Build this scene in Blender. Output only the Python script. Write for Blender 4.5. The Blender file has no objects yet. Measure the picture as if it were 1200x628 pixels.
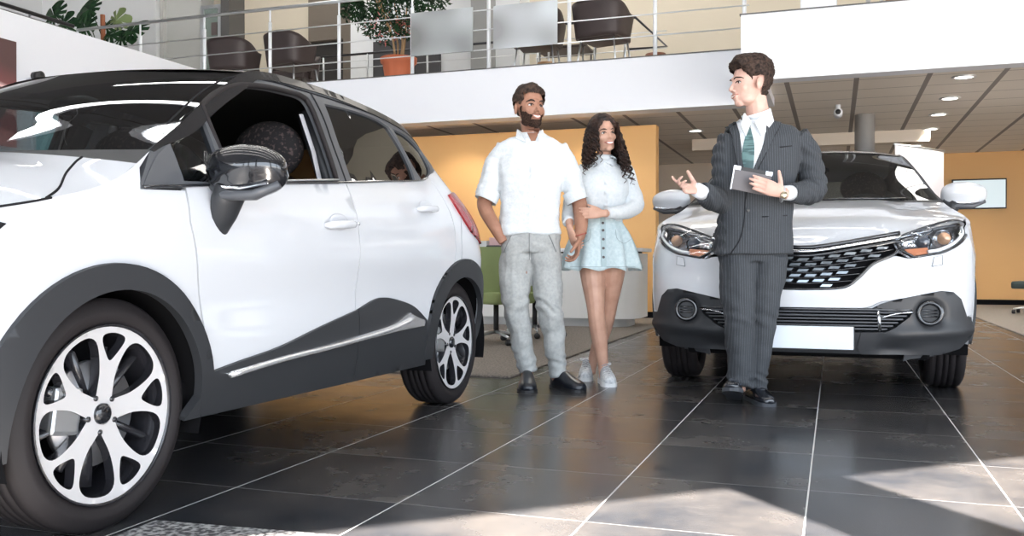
import bpy, bmesh, math, random
from mathutils import Vector, Matrix, Quaternion, noise
from mathutils.geometry import delaunay_2d_cdt
PI = math.pi
random.seed(7)
scn = bpy.context.scene
COL = scn.collection
YAW = math.radians(19.54)
CS, SN = math.cos(YAW), math.sin(YAW)

# ------------------------------------------------------------------ materials
MATS = {}
def mat(name, col, rough=.5, metal=0., coat=0., bump=None, emit=None, spec=.5, alpha=None, sheen=0.):
    if name in MATS: return MATS[name]
    m = bpy.data.materials.new(name); m.use_nodes = True
    nt = m.node_tree; b = nt.nodes['Principled BSDF']
    b.inputs['Base Color'].default_value = (*col, 1)
    b.inputs['Roughness'].default_value = rough
    b.inputs['Metallic'].default_value = metal
    b.inputs['Coat Weight'].default_value = coat
    b.inputs['Coat Roughness'].default_value = .03
    b.inputs['Specular IOR Level'].default_value = spec
    b.inputs['Sheen Weight'].default_value = sheen
    if emit:
        b.inputs['Emission Color'].default_value = (*emit[0], 1); b.inputs['Emission Strength'].default_value = emit[1]
    if bump:   # (scale, strength, distance, stretch xyz)
        tc = nt.nodes.new('ShaderNodeTexCoord'); mp = nt.nodes.new('ShaderNodeMapping'); nz = nt.nodes.new('ShaderNodeTexNoise'); bp = nt.nodes.new('ShaderNodeBump')
        mp.inputs['Scale'].default_value = bump[3] if len(bump) > 3 else (1, 1, 1)
        nz.inputs['Scale'].default_value = bump[0]; nz.inputs['Detail'].default_value = 3
        bp.inputs['Strength'].default_value = bump[1]; bp.inputs['Distance'].default_value = bump[2]
        L = nt.links.new
        L(tc.outputs['Object'], mp.inputs['Vector']); L(mp.outputs[0], nz.inputs['Vector']); L(nz.outputs[0], bp.inputs['Height']); L(bp.outputs[0], b.inputs['Normal'])
    MATS[name] = m
    return m
def noisecol(m, c1, c2, scale, lo=.35, hi=.65, stretch=(1, 1, 1), detail=4):
    nt = m.node_tree; b = nt.nodes['Principled BSDF']; L = nt.links.new
    tc = nt.nodes.new('ShaderNodeTexCoord'); mp = nt.nodes.new('ShaderNodeMapping'); nz = nt.nodes.new('ShaderNodeTexNoise'); cr = nt.nodes.new('ShaderNodeValToRGB')
    mp.inputs['Scale'].default_value = stretch
    nz.inputs['Scale'].default_value = scale; nz.inputs['Detail'].default_value = detail
    cr.color_ramp.elements[0].position = lo; cr.color_ramp.elements[0].color = (*c1, 1)
    cr.color_ramp.elements[1].position = hi; cr.color_ramp.elements[1].color = (*c2, 1)
    L(tc.outputs['Object'], mp.inputs['Vector']); L(mp.outputs[0], nz.inputs['Vector']); L(nz.outputs[0], cr.inputs[0]); L(cr.outputs[0], b.inputs['Base Color'])
    return m
def glass_mat(name, tint, refl=.12, rough=.0):
    if name in MATS: return MATS[name]
    m = bpy.data.materials.new(name); m.use_nodes = True
    nt = m.node_tree; nt.nodes.clear(); L = nt.links.new
    out = nt.nodes.new('ShaderNodeOutputMaterial'); mx = nt.nodes.new('ShaderNodeMixShader')
    tr = nt.nodes.new('ShaderNodeBsdfTransparent'); gl = nt.nodes.new('ShaderNodeBsdfGlossy'); fr = nt.nodes.new('ShaderNodeLayerWeight')
    ma = nt.nodes.new('ShaderNodeMath'); ma.operation = 'MULTIPLY_ADD'; ma.inputs[1].default_value = .9; ma.inputs[2].default_value = refl; ma.use_clamp = True
    fr.inputs['Blend'].default_value = .22
    tr.inputs[0].default_value = (*tint, 1); gl.inputs['Roughness'].default_value = rough; gl.inputs[0].default_value = (.95, .97, 1, 1)
    L(fr.outputs['Fresnel'], ma.inputs[0]); L(ma.outputs[0], mx.inputs[0]); L(tr.outputs[0], mx.inputs[1]); L(gl.outputs[0], mx.inputs[2]); L(mx.outputs[0], out.inputs[0])
    MATS[name] = m
    return m

# ------------------------------------------------------------------ object helpers
def link(o, parent=None):
    COL.objects.link(o)
    if parent is not None: o.parent = parent
    return o
def tag(o, label=None, cat=None, group=None, kind=None):
    if label: o['label'] = label
    if cat: o['category'] = cat
    if group: o['group'] = group
    if kind: o['kind'] = kind
    return o
def empty(name, loc, rz=0, label=None, cat=None, group=None):
    o = bpy.data.objects.new(name, None); o.empty_display_size = .2
    o.location = loc; o.rotation_euler = (0, 0, rz); COL.objects.link(o)
    return tag(o, label, cat, group)
def obj(name, bm, m, parent=None, smooth=False, loc=None, rot=None, angle=None):
    me = bpy.data.meshes.new(name)
    if angle is not None:
        for e in bm.edges:
            if len(e.link_faces) == 2 and e.calc_face_angle(0) > angle: e.smooth = False
        smooth = True
    for f in bm.faces: f.smooth = smooth
    bm.to_mesh(me); bm.free()
    if isinstance(m, (list, tuple)):
        for q in m: me.materials.append(q)
    else: me.materials.append(m)
    o = bpy.data.objects.new(name, me)
    if loc is not None: o.location = loc
    if rot is not None: o.rotation_euler = rot
    return link(o, parent)
def struct(name, bm, m, **k):
    o = obj(name, bm, m, **k); o['kind'] = 'structure'; return o
def tree_copy(o, parent=None):
    c = o.copy(); COL.objects.link(c)
    if parent is not None: c.parent = parent
    for ch in [q for q in bpy.data.objects if q.parent == o]: tree_copy(ch, c)
    return c
def NB(): return bmesh.new()
def box(bm, x0, x1, y0, y1, z0, z1, mi=0, M=None):
    vs = [bm.verts.new((x, y, z)) for x in (x0, x1) for y in (y0, y1) for z in (z0, z1)]
    if M is not None:
        for v in vs: v.co = M @ v.co
    for a, b, c, d in ((0, 1, 3, 2), (4, 6, 7, 5), (0, 4, 5, 1), (2, 3, 7, 6), (0, 2, 6, 4), (1, 5, 7, 3)):
        f = bm.faces.new((vs[a], vs[b], vs[c], vs[d])); f.material_index = mi
    return vs
def bevel(bm, w, seg=3):
    bmesh.ops.bevel(bm, geom=list(bm.edges), offset=w, segments=seg, profile=.6, affect='EDGES', clamp_overlap=True)
    return bm
def rbox(x0, x1, y0, y1, z0, z1, w=.01, seg=3):
    bm = NB(); box(bm, x0, x1, y0, y1, z0, z1); bmesh.ops.recalc_face_normals(bm, faces=bm.faces[:]); return bevel(bm, w, seg)
def frame_at(d, up=Vector((0, 0, 1))):
    d = d.normalized()
    if abs(d.dot(up)) > .98: up = Vector((1, 0, 0))
    a = d.cross(up).normalized(); b = a.cross(d).normalized()
    return a, b
def tube(bm, pts, r, n=10, cap=True, mi=0, closed=False, flat=1., up=Vector((0, 0, 1))):
    pts = [Vector(p) for p in pts]; rings = []
    N = len(pts); pa = None
    for i, p in enumerate(pts):
        if closed: d = pts[(i+1) % N] - pts[i-1]
        else: d = pts[min(i+1, N-1)] - pts[max(i-1, 0)]
        if d.length < 1e-9: d = Vector((0, 0, 1))
        d.normalize()
        if pa is None: a, b = frame_at(d, up)
        else:
            a = pa - d * pa.dot(d)
            if a.length < 1e-5: a, b = frame_at(d, up)
            a.normalize(); b = a.cross(d).normalized()
        pa = a
        ri = r[i] if isinstance(r, list) else r
        if isinstance(ri, (list, tuple)): ra, rb = ri
        else: ra, rb = ri, ri * flat
        rings.append([bm.verts.new(p + a * (ra * math.cos(t)) + b * (rb * math.sin(t))) for t in [2*PI*k/n for k in range(n)]])
    M = N if closed else N - 1
    for i in range(M):
        A, B = rings[i], rings[(i+1) % N]
        for k in range(n):
            f = bm.faces.new((A[k], A[(k+1) % n], B[(k+1) % n], B[k])); f.material_index = mi
    if cap and not closed:
        for ring, s in ((rings[0], -1), (rings[-1], 1)):
            f = bm.faces.new(ring if s < 0 else ring[::-1]); f.material_index = mi
    bmesh.ops.recalc_face_normals(bm, faces=bm.faces[:]) if False else None
    return rings
def lathe(bm, prof, n=32, axis='z', center=(0, 0, 0), mi=0, close=True):
    c = Vector(center); rings = []
    def P(r, h, t):
        if axis == 'z': return c + Vector((r*math.cos(t), r*math.sin(t), h))
        if axis == 'x': return c + Vector((h, r*math.cos(t), r*math.sin(t)))
        return c + Vector((r*math.cos(t), h, r*math.sin(t)))
    for r, h in prof: rings.append([bm.verts.new(P(r, h, 2*PI*k/n)) for k in range(n)])
    for i in range(len(rings)-1):
        for k in range(n):
            f = bm.faces.new((rings[i][k], rings[i][(k+1) % n], rings[i+1][(k+1) % n], rings[i+1][k])); f.material_index = mi
    if close:
        for ring in (rings[0], rings[-1]):
            try: f = bm.faces.new(ring); f.material_index = mi
            except Exception: pass
    return rings
def ellipsoid(bm, c, r, seg=16, rings=10, rot=None, mi=0):
    M = Matrix.Translation(Vector(c)) @ (rot.to_matrix().to_4x4() if rot is not None else Matrix.Identity(4)) @ Matrix.Diagonal((*r, 1))
    g = bmesh.ops.create_uvsphere(bm, u_segments=seg, v_segments=rings, radius=1, matrix=M)
    if mi:
        for v in g['verts']:
            for f in v.link_faces: f.material_index = mi
    return g['verts']
def fixn(bm): bmesh.ops.recalc_face_normals(bm, faces=bm.faces[:]); return bm

# ------------------------------------------------------------------ 2D outlines lifted onto a curved surface
def crspline(P, closed=False, n=6):
    out = []; N = len(P)
    def g(i):
        if closed: return P[i % N]
        if i < 0: return tuple(2*a-b for a, b in zip(P[0], P[1]))
        if i >= N: return tuple(2*a-b for a, b in zip(P[-1], P[-2]))
        return P[i]
    for i in range(N if closed else N-1):
        p0, p1, p2, p3 = g(i-1), g(i), g(i+1), g(i+2)
        for k in range(n):
            t = k/n
            out.append(tuple(.5*((2*b)+(c-a)*t+(2*a-5*b+4*c-d)*t*t+(3*b-a-3*c+d)*t**3) for a, b, c, d in zip(p0, p1, p2, p3)))
    if not closed: out.append(tuple(P[-1]))
    return out
def sm(P, n=6):
    """closed outline; a point written (a, b, 1) is a sharp corner"""
    idx = [i for i, p in enumerate(P) if len(p) > 2]
    if not idx: return crspline([p[:2] for p in P], True, n)
    out = []
    for j, i in enumerate(idx):
        e = idx[(j+1) % len(idx)]
        seg = []; k = i
        while True:
            seg.append(P[k % len(P)][:2])
            if k != i and k % len(P) == e: break
            if len(idx) == 1 and k - i == len(P): break
            k += 1
            if k - i > len(P): break
        if len(seg) == 2: out.append(seg[0])
        else: out += crspline(seg, False, n)[:-1]
    return out
def inside(p, poly):
    x, y = p; c = False; n = len(poly); j = n-1
    for i in range(n):
        xi, yi = poly[i]; xj, yj = poly[j]
        if (yi > y) != (yj > y) and x < (xj-xi)*(y-yi)/(yj-yi)+xi: c = not c
        j = i
    return c
def dseg(p, poly, lim):
    for i in range(len(poly)):
        ax, ay = poly[i-1]; bx, by = poly[i]
        dx, dy = bx-ax, by-ay; L = dx*dx+dy*dy
        t = 0 if L == 0 else max(0, min(1, ((p[0]-ax)*dx+(p[1]-ay)*dy)/L))
        if (ax+t*dx-p[0])**2+(ay+t*dy-p[1])**2 < lim*lim: return True
    return False
def resample(poly, step):
    out = []
    for i in range(len(poly)):
        a = poly[i]; b = poly[(i+1) % len(poly)]
        L = math.hypot(b[0]-a[0], b[1]-a[1]); n = max(1, int(math.ceil(L/step)))
        for k in range(n): out.append((a[0]+(b[0]-a[0])*k/n, a[1]+(b[1]-a[1])*k/n))
    return out
def surf_n(surf, a, b, sg):
    e = 1e-3
    p = Vector(surf(a, b)); pa = Vector(surf(a+e, b)) - Vector(surf(a-e, b)); pb = Vector(surf(a, b+e)) - Vector(surf(a, b-e))
    n = pa.cross(pb)
    if n.length < 1e-12: n = Vector((0, -1, 0))
    return p, n.normalized() * sg
def panel_bm(outline, surf, holes=(), step=.04, off=0., skirt=.01, sg=1, bm=None, offf=None, mi=0):
    O = resample([tuple(p[:2]) for p in outline], step)
    Hs = [resample([tuple(p[:2]) for p in h], step) for h in holes]
    pts = []; edges = []
    for loop in [O]+Hs:
        s0 = len(pts); pts += loop
        edges += [(s0+i, s0+(i+1) % len(loop)) for i in range(len(loop))]
    xs = [p[0] for p in O]; ys = [p[1] for p in O]
    nx = int((max(xs)-min(xs))/step)+1; ny = int((max(ys)-min(ys))/(step*.87))+1
    for j in range(ny+1):
        for i in range(nx+1):
            p = (min(xs)+(i+.5*(j % 2))*step, min(ys)+j*step*.87)
            if inside(p, O) and not any(inside(p, h) for h in Hs) and not dseg(p, O, step*.45) and not any(dseg(p, h, step*.45) for h in Hs): pts.append(p)
    r = delaunay_2d_cdt([Vector(p) for p in pts], edges, [], 0, 1e-6)
    V, E, Fc = r[0], r[1], r[2]
    own = bm is None
    if own: bm = NB()
    top = []; 
    for v in V:
        p, n = surf_n(surf, v[0], v[1], sg)
        o = off + (offf(v[0], v[1]) if offf else 0)
        top.append((bm.verts.new(p + n*o), n))
    used = []
    for f in Fc:
        c = (sum(V[i][0] for i in f)/len(f), sum(V[i][1] for i in f)/len(f))
        if inside(c, O) and not any(inside(c, h) for h in Hs):
            vs = [top[i][0] for i in f]
            a, b, c3 = vs[0].co, vs[1].co, vs[2].co
            nn = (b-a).cross(c3-a)
            if nn.dot(top[f[0]][1]) < 0: vs = vs[::-1]
            try:
                q = bm.faces.new(vs); q.material_index = mi; used.append(q)
            except Exception: pass
    if skirt:
        bd = {}
        for q in used:
            for e in q.edges: bd[e] = bd.get(e, 0)+1
        nm = {t[0]: t[1] for t in top}; low = {}
        for e, c in bd.items():
            if c == 1:
                q = [f for f in e.link_faces if f in used or True][0]
                a, b = e.verts
                for v in (a, b):
                    if v not in low: low[v] = bm.verts.new(v.co - nm[v]*skirt)
                # orient
                lp = [l for l in q.loops if l.edge == e][0]
                va, vb = lp.vert, lp.link_loop_next.vert
                s = bm.faces.new((vb, va, low[va], low[vb])); s.material_index = mi; s.tag = True
                e.smooth = False
    if own:
        loose = [v for v in bm.verts if not v.link_faces]
        bmesh.ops.delete(bm, geom=loose, context='VERTS')
    return bm
def panel(name, outline, surf, m, parent, **k):
    bm = panel_bm(outline, surf, **k)
    sk = [e for e in bm.edges if not e.smooth]
    o = obj(name, bm, m, parent, smooth=False)
    for p in o.data.polygons: p.use_smooth = True
    return o
def strip(name, line, surf, m, parent, r=.003, off=0., sg=1, n=6, flat=1.):
    bm = NB()
    P = []
    for a, b in line:
        p, nn = surf_n(surf, a, b, sg); P.append(p+nn*off)
    tube(bm, P, r, n, flat=flat); fixn(bm)
    return obj(name, bm, m, parent, smooth=True)
def lerp_t(T):
    """monotone-ish smooth table lookup"""
    X = [t[0] for t in T]; Y = [t[1] for t in T]
    n = len(X); d = [(Y[i+1]-Y[i])/(X[i+1]-X[i]) for i in range(n-1)]
    mm = [d[0]] + [0 if d[i-1]*d[i] <= 0 else 2*d[i-1]*d[i]/(d[i-1]+d[i]) for i in range(1, n-1)] + [d[-1]]
    def f(x):
        if x <= X[0]: return Y[0]
        if x >= X[-1]: return Y[-1]
        i = 0
        while x > X[i+1]: i += 1
        h = X[i+1]-X[i]; t = (x-X[i])/h
        return (1+2*t)*(1-t)**2*Y[i]+t*(1-t)**2*h*mm[i]+t*t*(3-2*t)*Y[i+1]+t*t*(t-1)*h*mm[i+1]
    return f
def catmull(T, x):  # table of tuples keyed by first entry
    pass

# ------------------------------------------------------------------ shared materials
WHITEP = mat('white_car_paint', (.63, .65, .685), .35, coat=1.)
BLACKP = mat('black_gloss_paint', (.012, .013, .016), .12, coat=1.)
PLAST = mat('black_textured_plastic', (.026, .028, .032), .5, bump=(900, .12, .001))
PLASTG = mat('grey_satin_plastic', (.085, .09, .10), .42)
RUB = mat('tyre_rubber', (.020, .017, .018), .6, spec=.3)
DARK = mat('matte_dark', (.006, .006, .007), .9, spec=.1)
CHROME = mat('chrome', (.85, .87, .9), .07, metal=1)
ALLOY = mat('machined_alloy', (.86, .85, .86), .32, metal=.45)
ALLOYD = mat('black_alloy', (.02, .02, .024), .25, coat=.5)
STEEL = mat('brushed_steel', (.72, .75, .78), .3, metal=.9)
DISC = mat('brake_disc', (.5, .5, .52), .35, metal=.9)
SEATF = mat('seat_fabric_dark', (.025, .022, .024), .85)
SEATP = noisecol(mat('seat_fabric_pattern', (.05, .04, .04), .85), (.02, .018, .02), (.10, .07, .07), 60, .55, .62)
GLASS_D = glass_mat('dark_car_glass', (.05, .052, .055), .14)
GLASS_M = glass_mat('windshield_glass', (.42, .47, .48), .07)
GLASS_C = glass_mat('clear_lamp_glass', (.93, .94, .95), .05)
REDG = mat('red_lamp', (.30, .008, .012), .2, coat=.2)
ORANGE = mat('amber_lamp', (.75, .30, .16), .2, coat=.5)
TRIMGAP = mat('panel_gap', (.02, .02, .022), .9, spec=.1)
# ================================================================== SETTING
def wallmat(name, c, rough=.6, b=(8, .05, .004)): return mat(name, c, rough, bump=b)
M_white = wallmat('white_painted_wall', (.80, .83, .88))
M_beige = wallmat('beige_painted_wall', (.60, .55, .45))
M_beige2 = wallmat('warm_beige_wall', (.60, .52, .43))
M_grey = wallmat('pale_grey_wall', (.55, .57, .56))
M_yel = mat('yellow_painted_wall', (.76, .435, .165), .55, bump=(30, .05, .003))
M_light = wallmat('upper_white_wall', (.72, .75, .78))
M_dkopen = mat('dark_recess', (.03, .028, .027), .8)
M_brown = mat('brown_panel', (.13, .11, .09), .7)

def floor_material():
    m = mat('dark_floor_tiles', (.05, .055, .065), .2); nt = m.node_tree; b = nt.nodes['Principled BSDF']; L = nt.links.new; N = nt.nodes.new
    tc = N('ShaderNodeTexCoord'); sp = N('ShaderNodeSeparateXYZ'); L(tc.outputs['Object'], sp.inputs[0])
    def grid(out, off, size, w):
        a = N('ShaderNodeMath'); a.operation = 'ADD'; a.inputs[1].default_value = off; L(out, a.inputs[0])
        d = N('ShaderNodeMath'); d.operation = 'DIVIDE'; d.inputs[1].default_value = size; L(a.outputs[0], d.inputs[0])
        f = N('ShaderNodeMath'); f.operation = 'FRACT'; L(d.outputs[0], f.inputs[0])
        s = N('ShaderNodeMath'); s.operation = 'SUBTRACT'; s.inputs[1].default_value = .5; L(f.outputs[0], s.inputs[0])
        ab = N('ShaderNodeMath'); ab.operation = 'ABSOLUTE'; L(s.outputs[0], ab.inputs[0])
        g = N('ShaderNodeMath'); g.operation = 'GREATER_THAN'; g.inputs[1].default_value = .5-w/size/2; L(ab.outputs[0], g.inputs[0])
        fl = N('ShaderNodeMath'); fl.operation = 'FLOOR'; L(d.outputs[0], fl.inputs[0])
        return g.outputs[0], fl.outputs[0]
    gx, ix = grid(sp.outputs[0], 60.43, .6035, .0052)
    gy, iy = grid(sp.outputs[1], 60-.16, .6, .0022)
    gyw = N('ShaderNodeMath'); gyw.operation = 'MULTIPLY'; gyw.inputs[1].default_value = .55; L(gy, gyw.inputs[0])
    mx = N('ShaderNodeMath'); mx.operation = 'MAXIMUM'; L(gx, mx.inputs[0]); L(gyw.outputs[0], mx.inputs[1])
    cb = N('ShaderNodeCombineXYZ'); L(ix, cb.inputs[0]); L(iy, cb.inputs[1])
    wn = N('ShaderNodeTexWhiteNoise'); wn.noise_dimensions = '3D'; L(cb.outputs[0], wn.inputs['Vector'])
    n1 = N('ShaderNodeTexNoise'); n1.inputs['Scale'].default_value = 2.2; n1.inputs['Detail'].default_value = 8; n1.inputs['Roughness'].default_value = .62; L(tc.outputs['Object'], n1.inputs['Vector'])
    vadd = N('ShaderNodeVectorMath'); vadd.operation = 'MULTIPLY_ADD'; vadd.inputs[1].default_value = (7, 7, 7); L(wn.outputs['Color'], vadd.inputs[0]); L(tc.outputs['Object'], vadd.inputs[2]); L(vadd.outputs[0], n1.inputs['Vector'])
    cr = N('ShaderNodeValToRGB'); L(n1.outputs[0], cr.inputs[0])
    cr.color_ramp.elements[0].position = .28; cr.color_ramp.elements[0].color = (.014, .019, .028, 1)
    cr.color_ramp.elements[1].position = .82; cr.color_ramp.elements[1].color = (.112, .102, .094, 1)
    mix = N('ShaderNodeMixRGB'); mix.inputs[2].default_value = (.62, .62, .62, 1); L(mx.outputs[0], mix.inputs[0]); L(cr.outputs[0], mix.inputs[1]); L(mix.outputs[0], b.inputs['Base Color'])
    rr = N('ShaderNodeMapRange'); rr.inputs[3].default_value = .15; rr.inputs[4].default_value = .36; L(n1.outputs[0], rr.inputs[0])
    ra = N('ShaderNodeMath'); ra.operation = 'MULTIPLY_ADD'; ra.inputs[1].default_value = .4; L(mx.outputs[0], ra.inputs[0]); L(rr.outputs[0], ra.inputs[2]); L(ra.outputs[0], b.inputs['Roughness'])
    n2 = N('ShaderNodeTexNoise'); n2.inputs['Scale'].default_value = 40; n2.inputs['Detail'].default_value = 5; L(tc.outputs['Object'], n2.inputs['Vector'])
    bp = N('ShaderNodeBump'); bp.inputs['Strength'].default_value = .05; bp.inputs['Distance'].default_value = .002; L(n2.outputs[0], bp.inputs['Height']); L(bp.outputs[0], b.inputs['Normal'])
    b.inputs['Specular IOR Level'].default_value = .38
    return m
def ceiling_material():
    m = mat('suspended_ceiling_tiles', (.4, .37, .33), .8); nt = m.node_tree; b = nt.nodes['Principled BSDF']; L = nt.links.new; N = nt.nodes.new
    tc = N('ShaderNodeTexCoord'); sp = N('ShaderNodeSeparateXYZ'); L(tc.outputs['Object'], sp.inputs[0])
    def grid(out, off, size, w):
        a = N('ShaderNodeMath'); a.operation = 'ADD'; a.inputs[1].default_value = off; L(out, a.inputs[0])
        d = N('ShaderNodeMath'); d.operation = 'DIVIDE'; d.inputs[1].default_value = size; L(a.outputs[0], d.inputs[0])
        f = N('ShaderNodeMath'); f.operation = 'FRACT'; L(d.outputs[0], f.inputs[0])
        s = N('ShaderNodeMath'); s.operation = 'SUBTRACT'; s.inputs[1].default_value = .5; L(f.outputs[0], s.inputs[0])
        ab = N('ShaderNodeMath'); ab.operation = 'ABSOLUTE'; L(s.outputs[0], ab.inputs[0])
        g = N('ShaderNodeMath'); g.operation = 'GREATER_THAN'; g.inputs[1].default_value = .5-w/size/2; L(ab.outputs[0], g.inputs[0])
        return g.outputs[0]
    gx = grid(sp.outputs[0], 73.5+.51, .735, .055); gy = grid(sp.outputs[1], 60.05, .6, .016)
    mx = N('ShaderNodeMath'); mx.operation = 'MAXIMUM'; L(gx, mx.inputs[0]); L(gy, mx.inputs[1])
    mix = N('ShaderNodeMixRGB'); mix.inputs[1].default_value = (.82, .76, .68, 1); mix.inputs[2].default_value = (.28, .25, .23, 1)
    L(mx.outputs[0], mix.inputs[0]); L(mix.outputs[0], b.inputs['Base Color'])
    return m
M_floor = floor_material(); M_ceil = ceiling_material()
M_carpet = noisecol(mat('grey_brown_carpet', (.2, .18, .16), .95, bump=(160, .5, .01)), (.12, .105, .095), (.33, .29, .255), 70, .3, .7)
M_conc = mat('outdoor_paving', (.42, .41, .40), .8)

def B(name, *a, m=None, fn=struct, **k):
    bm = NB(); box(bm, *a); fixn(bm); return fn(name, bm, m, **k)
B('floor', -16, 13, -18, 19, -.2, 0, m=M_floor)
o = B('ground', -60, 60, -60, 60, -.6, -.21, m=M_conc); 
# mezzanine slab with white fascia, right part steps forward
bm = NB()
pl = [(-16, 11.3), (-.936, 11.3), (-.936, 9.87), (13, 9.87), (13, 19), (-16, 19)]
def prism(bm, poly, z0, z1, mi=0):
    a = [bm.verts.new((x, y, z0)) for x, y in poly]; b = [bm.verts.new((x, y, z1)) for x, y in poly]
    bm.faces.new(a[::-1]).material_index = mi; bm.faces.new(b).material_index = mi
    for i in range(len(poly)):
        j = (i+1) % len(poly); bm.faces.new((a[i], a[j], b[j], b[i])).material_index = mi
M_fascia = mat('white_fascia_paint', (.80, .825, .875), .5)
bm = NB(); prism(bm, [(-11.4, 11.3), (-.936, 11.3), (-.936, 11.6), (-11.4, 11.6)], 2.68, 3.34); fixn(bm); struct('trim_1', bm, M_fascia)
bm = NB(); prism(bm, [(-.936, 9.87), (13, 9.87), (13, 10.1), (-.70, 10.1), (-.70, 11.6), (-.936, 11.6)], 2.68, 3.375); fixn(bm); struct('trim_2', bm, M_fascia)
bm = NB(); prism(bm, [(-11.4, 11.6), (-.70, 11.6), (-.70, 10.1), (13, 10.1), (13, 19), (-16, 19), (-16, 2), (-11.4, 2)], 2.78, 3.33); fixn(bm)
struct('ceiling_lower', bm, M_ceil)
# dark capping under the railing
B('trim_3', -11.4, -.94, 11.285, 11.36, 3.34, 3.352, m=mat('dark_cap', (.10, .10, .10), .5))
B('trim_4', -.95, 13, 9.86, 9.93, 3.375, 3.388, m=MATS['dark_cap'])
# low white wall on the left
B('wall_left_low', -8.25, -8.0, 3.0, 11.28, 0, 3.34, m=M_fascia)
# back walls, lower level
B('wall_back', -16, 13, 18.6, 18.8, 0, 2.78, m=M_beige2)
B('wall_back_yellow', 1.55, 13, 18.45, 18.6, .06, 2.78, m=M_yel)
B('baseboard_back', 1.55, 13, 18.42, 18.46, 0, .10, m=DARK)
B('wall_partition_yellow', -9.5, -2.31, 12.4, 12.62, .09, 2.655, m=M_yel)
B('baseboard_partition', -9.5, -2.33, 12.42, 12.6, 0, .09, m=DARK)
B('trim_5', -2.2, 1.35, 15.0, 15.2, 2.60, 2.78, m=mat('bulkhead_paint', (.70, .62, .52), .6))
# upper level
B('wall_upper_back', -16, 13, 15.6, 15.8, 3.33, 7.5, m=M_beige)
B('wall_upper_white', -16, -13.0, 15.0, 15.6, 3.33, 7.5, m=M_light)
B('wall_upper_grey', -12.98, -12.05, 15.2, 15.6, 3.33, 7.5, m=M_grey)
B('wall_upper_pale', -8.55, -5.2, 15.05, 15.6, 3.33, 7.5, m=M_light)
B('trim_6', -6.0, -5.65, 14.75, 15.05, 3.33, 7.5, m=mat('grey_column_paint', (.30, .31, .31), .5))
B('trim_7', -9.62, -8.75, 15.4, 15.6, 3.33, 7.5, m=M_dkopen)
B('trim_8', -9.62, -8.75, 15.3, 15.4, 5.05, 7.5, m=M_brown)
B('trim_9', -8.74, -8.56, 15.1, 15.6, 3.33, 7.5, m=M_brown)
B('trim_10', -4.4, 13, 15.5, 15.6, 3.33, 3.43, m=MATS['grey_column_paint'])
# glass door upper level
dr = empty('door_1', (-12.03, 15.2, 3.33)); dr['kind'] = 'structure'
bm = NB(); box(bm, 0, .07, -.05, .05, 0, 2.6); box(bm, .42, .49, -.05, .05, 0, 2.6); box(bm, .07, .42, -.05, .05, 2.53, 2.6); box(bm, .07, .42, -.05, .05, 0, .07); fixn(bm)
obj('door_frame', bm, STEEL, dr)
bm = NB(); box(bm, .07, .42, -.01, .01, .07, 2.53); fixn(bm); obj('glass_pane', bm, mat('greenish_door_glass', (.22, .28, .26), .15, coat=.5), dr)
bm = NB(); box(bm, .25, .38, -.03, -.011, 2.0, 2.25); fixn(bm); obj('notice', bm, mat('notice_dark', (.12, .10, .10), .6), dr)
B('trim_11', -11.5, -11.3, 15.1, 15.6, 3.33, 7.5, m=MATS['dark_cap'])
B('trim_12', -12.98, -12.9, 15.1, 15.2, 3.33, 7.5, m=M_grey)
# dark low panel on the pale upper wall
# hall shell
B('wall_left', -16.2, -16, -18, 19, 0, 7.5, m=M_light)
B('wall_right', 13, 13.2, 6.6, 19, 0, 7.5, m=M_light)
bm = NB(); prism(bm, [(-16.2, -18.9), (13.2, 6.6), (13.2, 19), (-16.2, 19)], 7.5, 7.7); fixn(bm); struct('ceiling', bm, mat('hall_ceiling_paint', (.20, .20, .21), .7))
# unseen facade behind the viewer, run diagonally to shape the sun patches: header, columns, sills; the glass bays stay open
fd = Vector((.755, .656, 0)); fnm = Vector((-.656, .755, 0)); f0 = fnm * -3.7
fa = math.atan2(.656, .755)
FM = Matrix.Translation(f0) @ Matrix.Rotation(fa, 4, 'Z')
M_frame = mat('dark_facade_metal', (.07, .075, .085), .4, metal=.3)
bm = NB(); box(bm, -24, 16, -.15, .15, 4.48, 4.7, M=FM); fixn(bm); struct('trim_13', bm, M_frame)
bm = NB(); box(bm, -24, 16, -.12, .12, 4.7, 7.5, M=FM); fixn(bm); struct('wall_sun_block', bm, M_light)  # unseen wall added to stop the sun above the header
bm = NB()
for x in (-13.5, -9, -4.55, 2.02, 6.8, 11.3): box(bm, x-.24, x+.24, -.15, .15, 0, 7.5, M=FM)
fixn(bm); struct('trim_14', bm, M_frame)
# carpets
def carpet(name, x0, x1, y0, y1, label):
    bm = rbox(x0, x1, y0, y1, 0, .012, .004, 1); return tag(obj(name, bm, M_carpet), label, 'carpet')
carpet('carpet', -7.8, -2.0, 5.6, 12.3, 'grey-brown carpet under the reception counter and green chairs')
carpet('carpet', 1.85, 12.5, 8.2, 18.3, 'grey-brown carpet under the dark office chair by the right yellow wall')
M_mat = noisecol(mat('speckled_mat', (.2, .2, .2), .9, bump=(120, .8, .02)), (.05, .05, .055), (.42, .42, .42), 60, .42, .62)
bm = NB(); prism(bm, [(-1.84, 2.12), (-1.27, 2.17), (-1.05, 1.2), (-1.84, 1.2)], 0, .012); fixn(bm); tag(obj('speckled_mat', bm, M_mat), 'speckled grey mat lying by the front wheel of the white car', 'mat')

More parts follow.
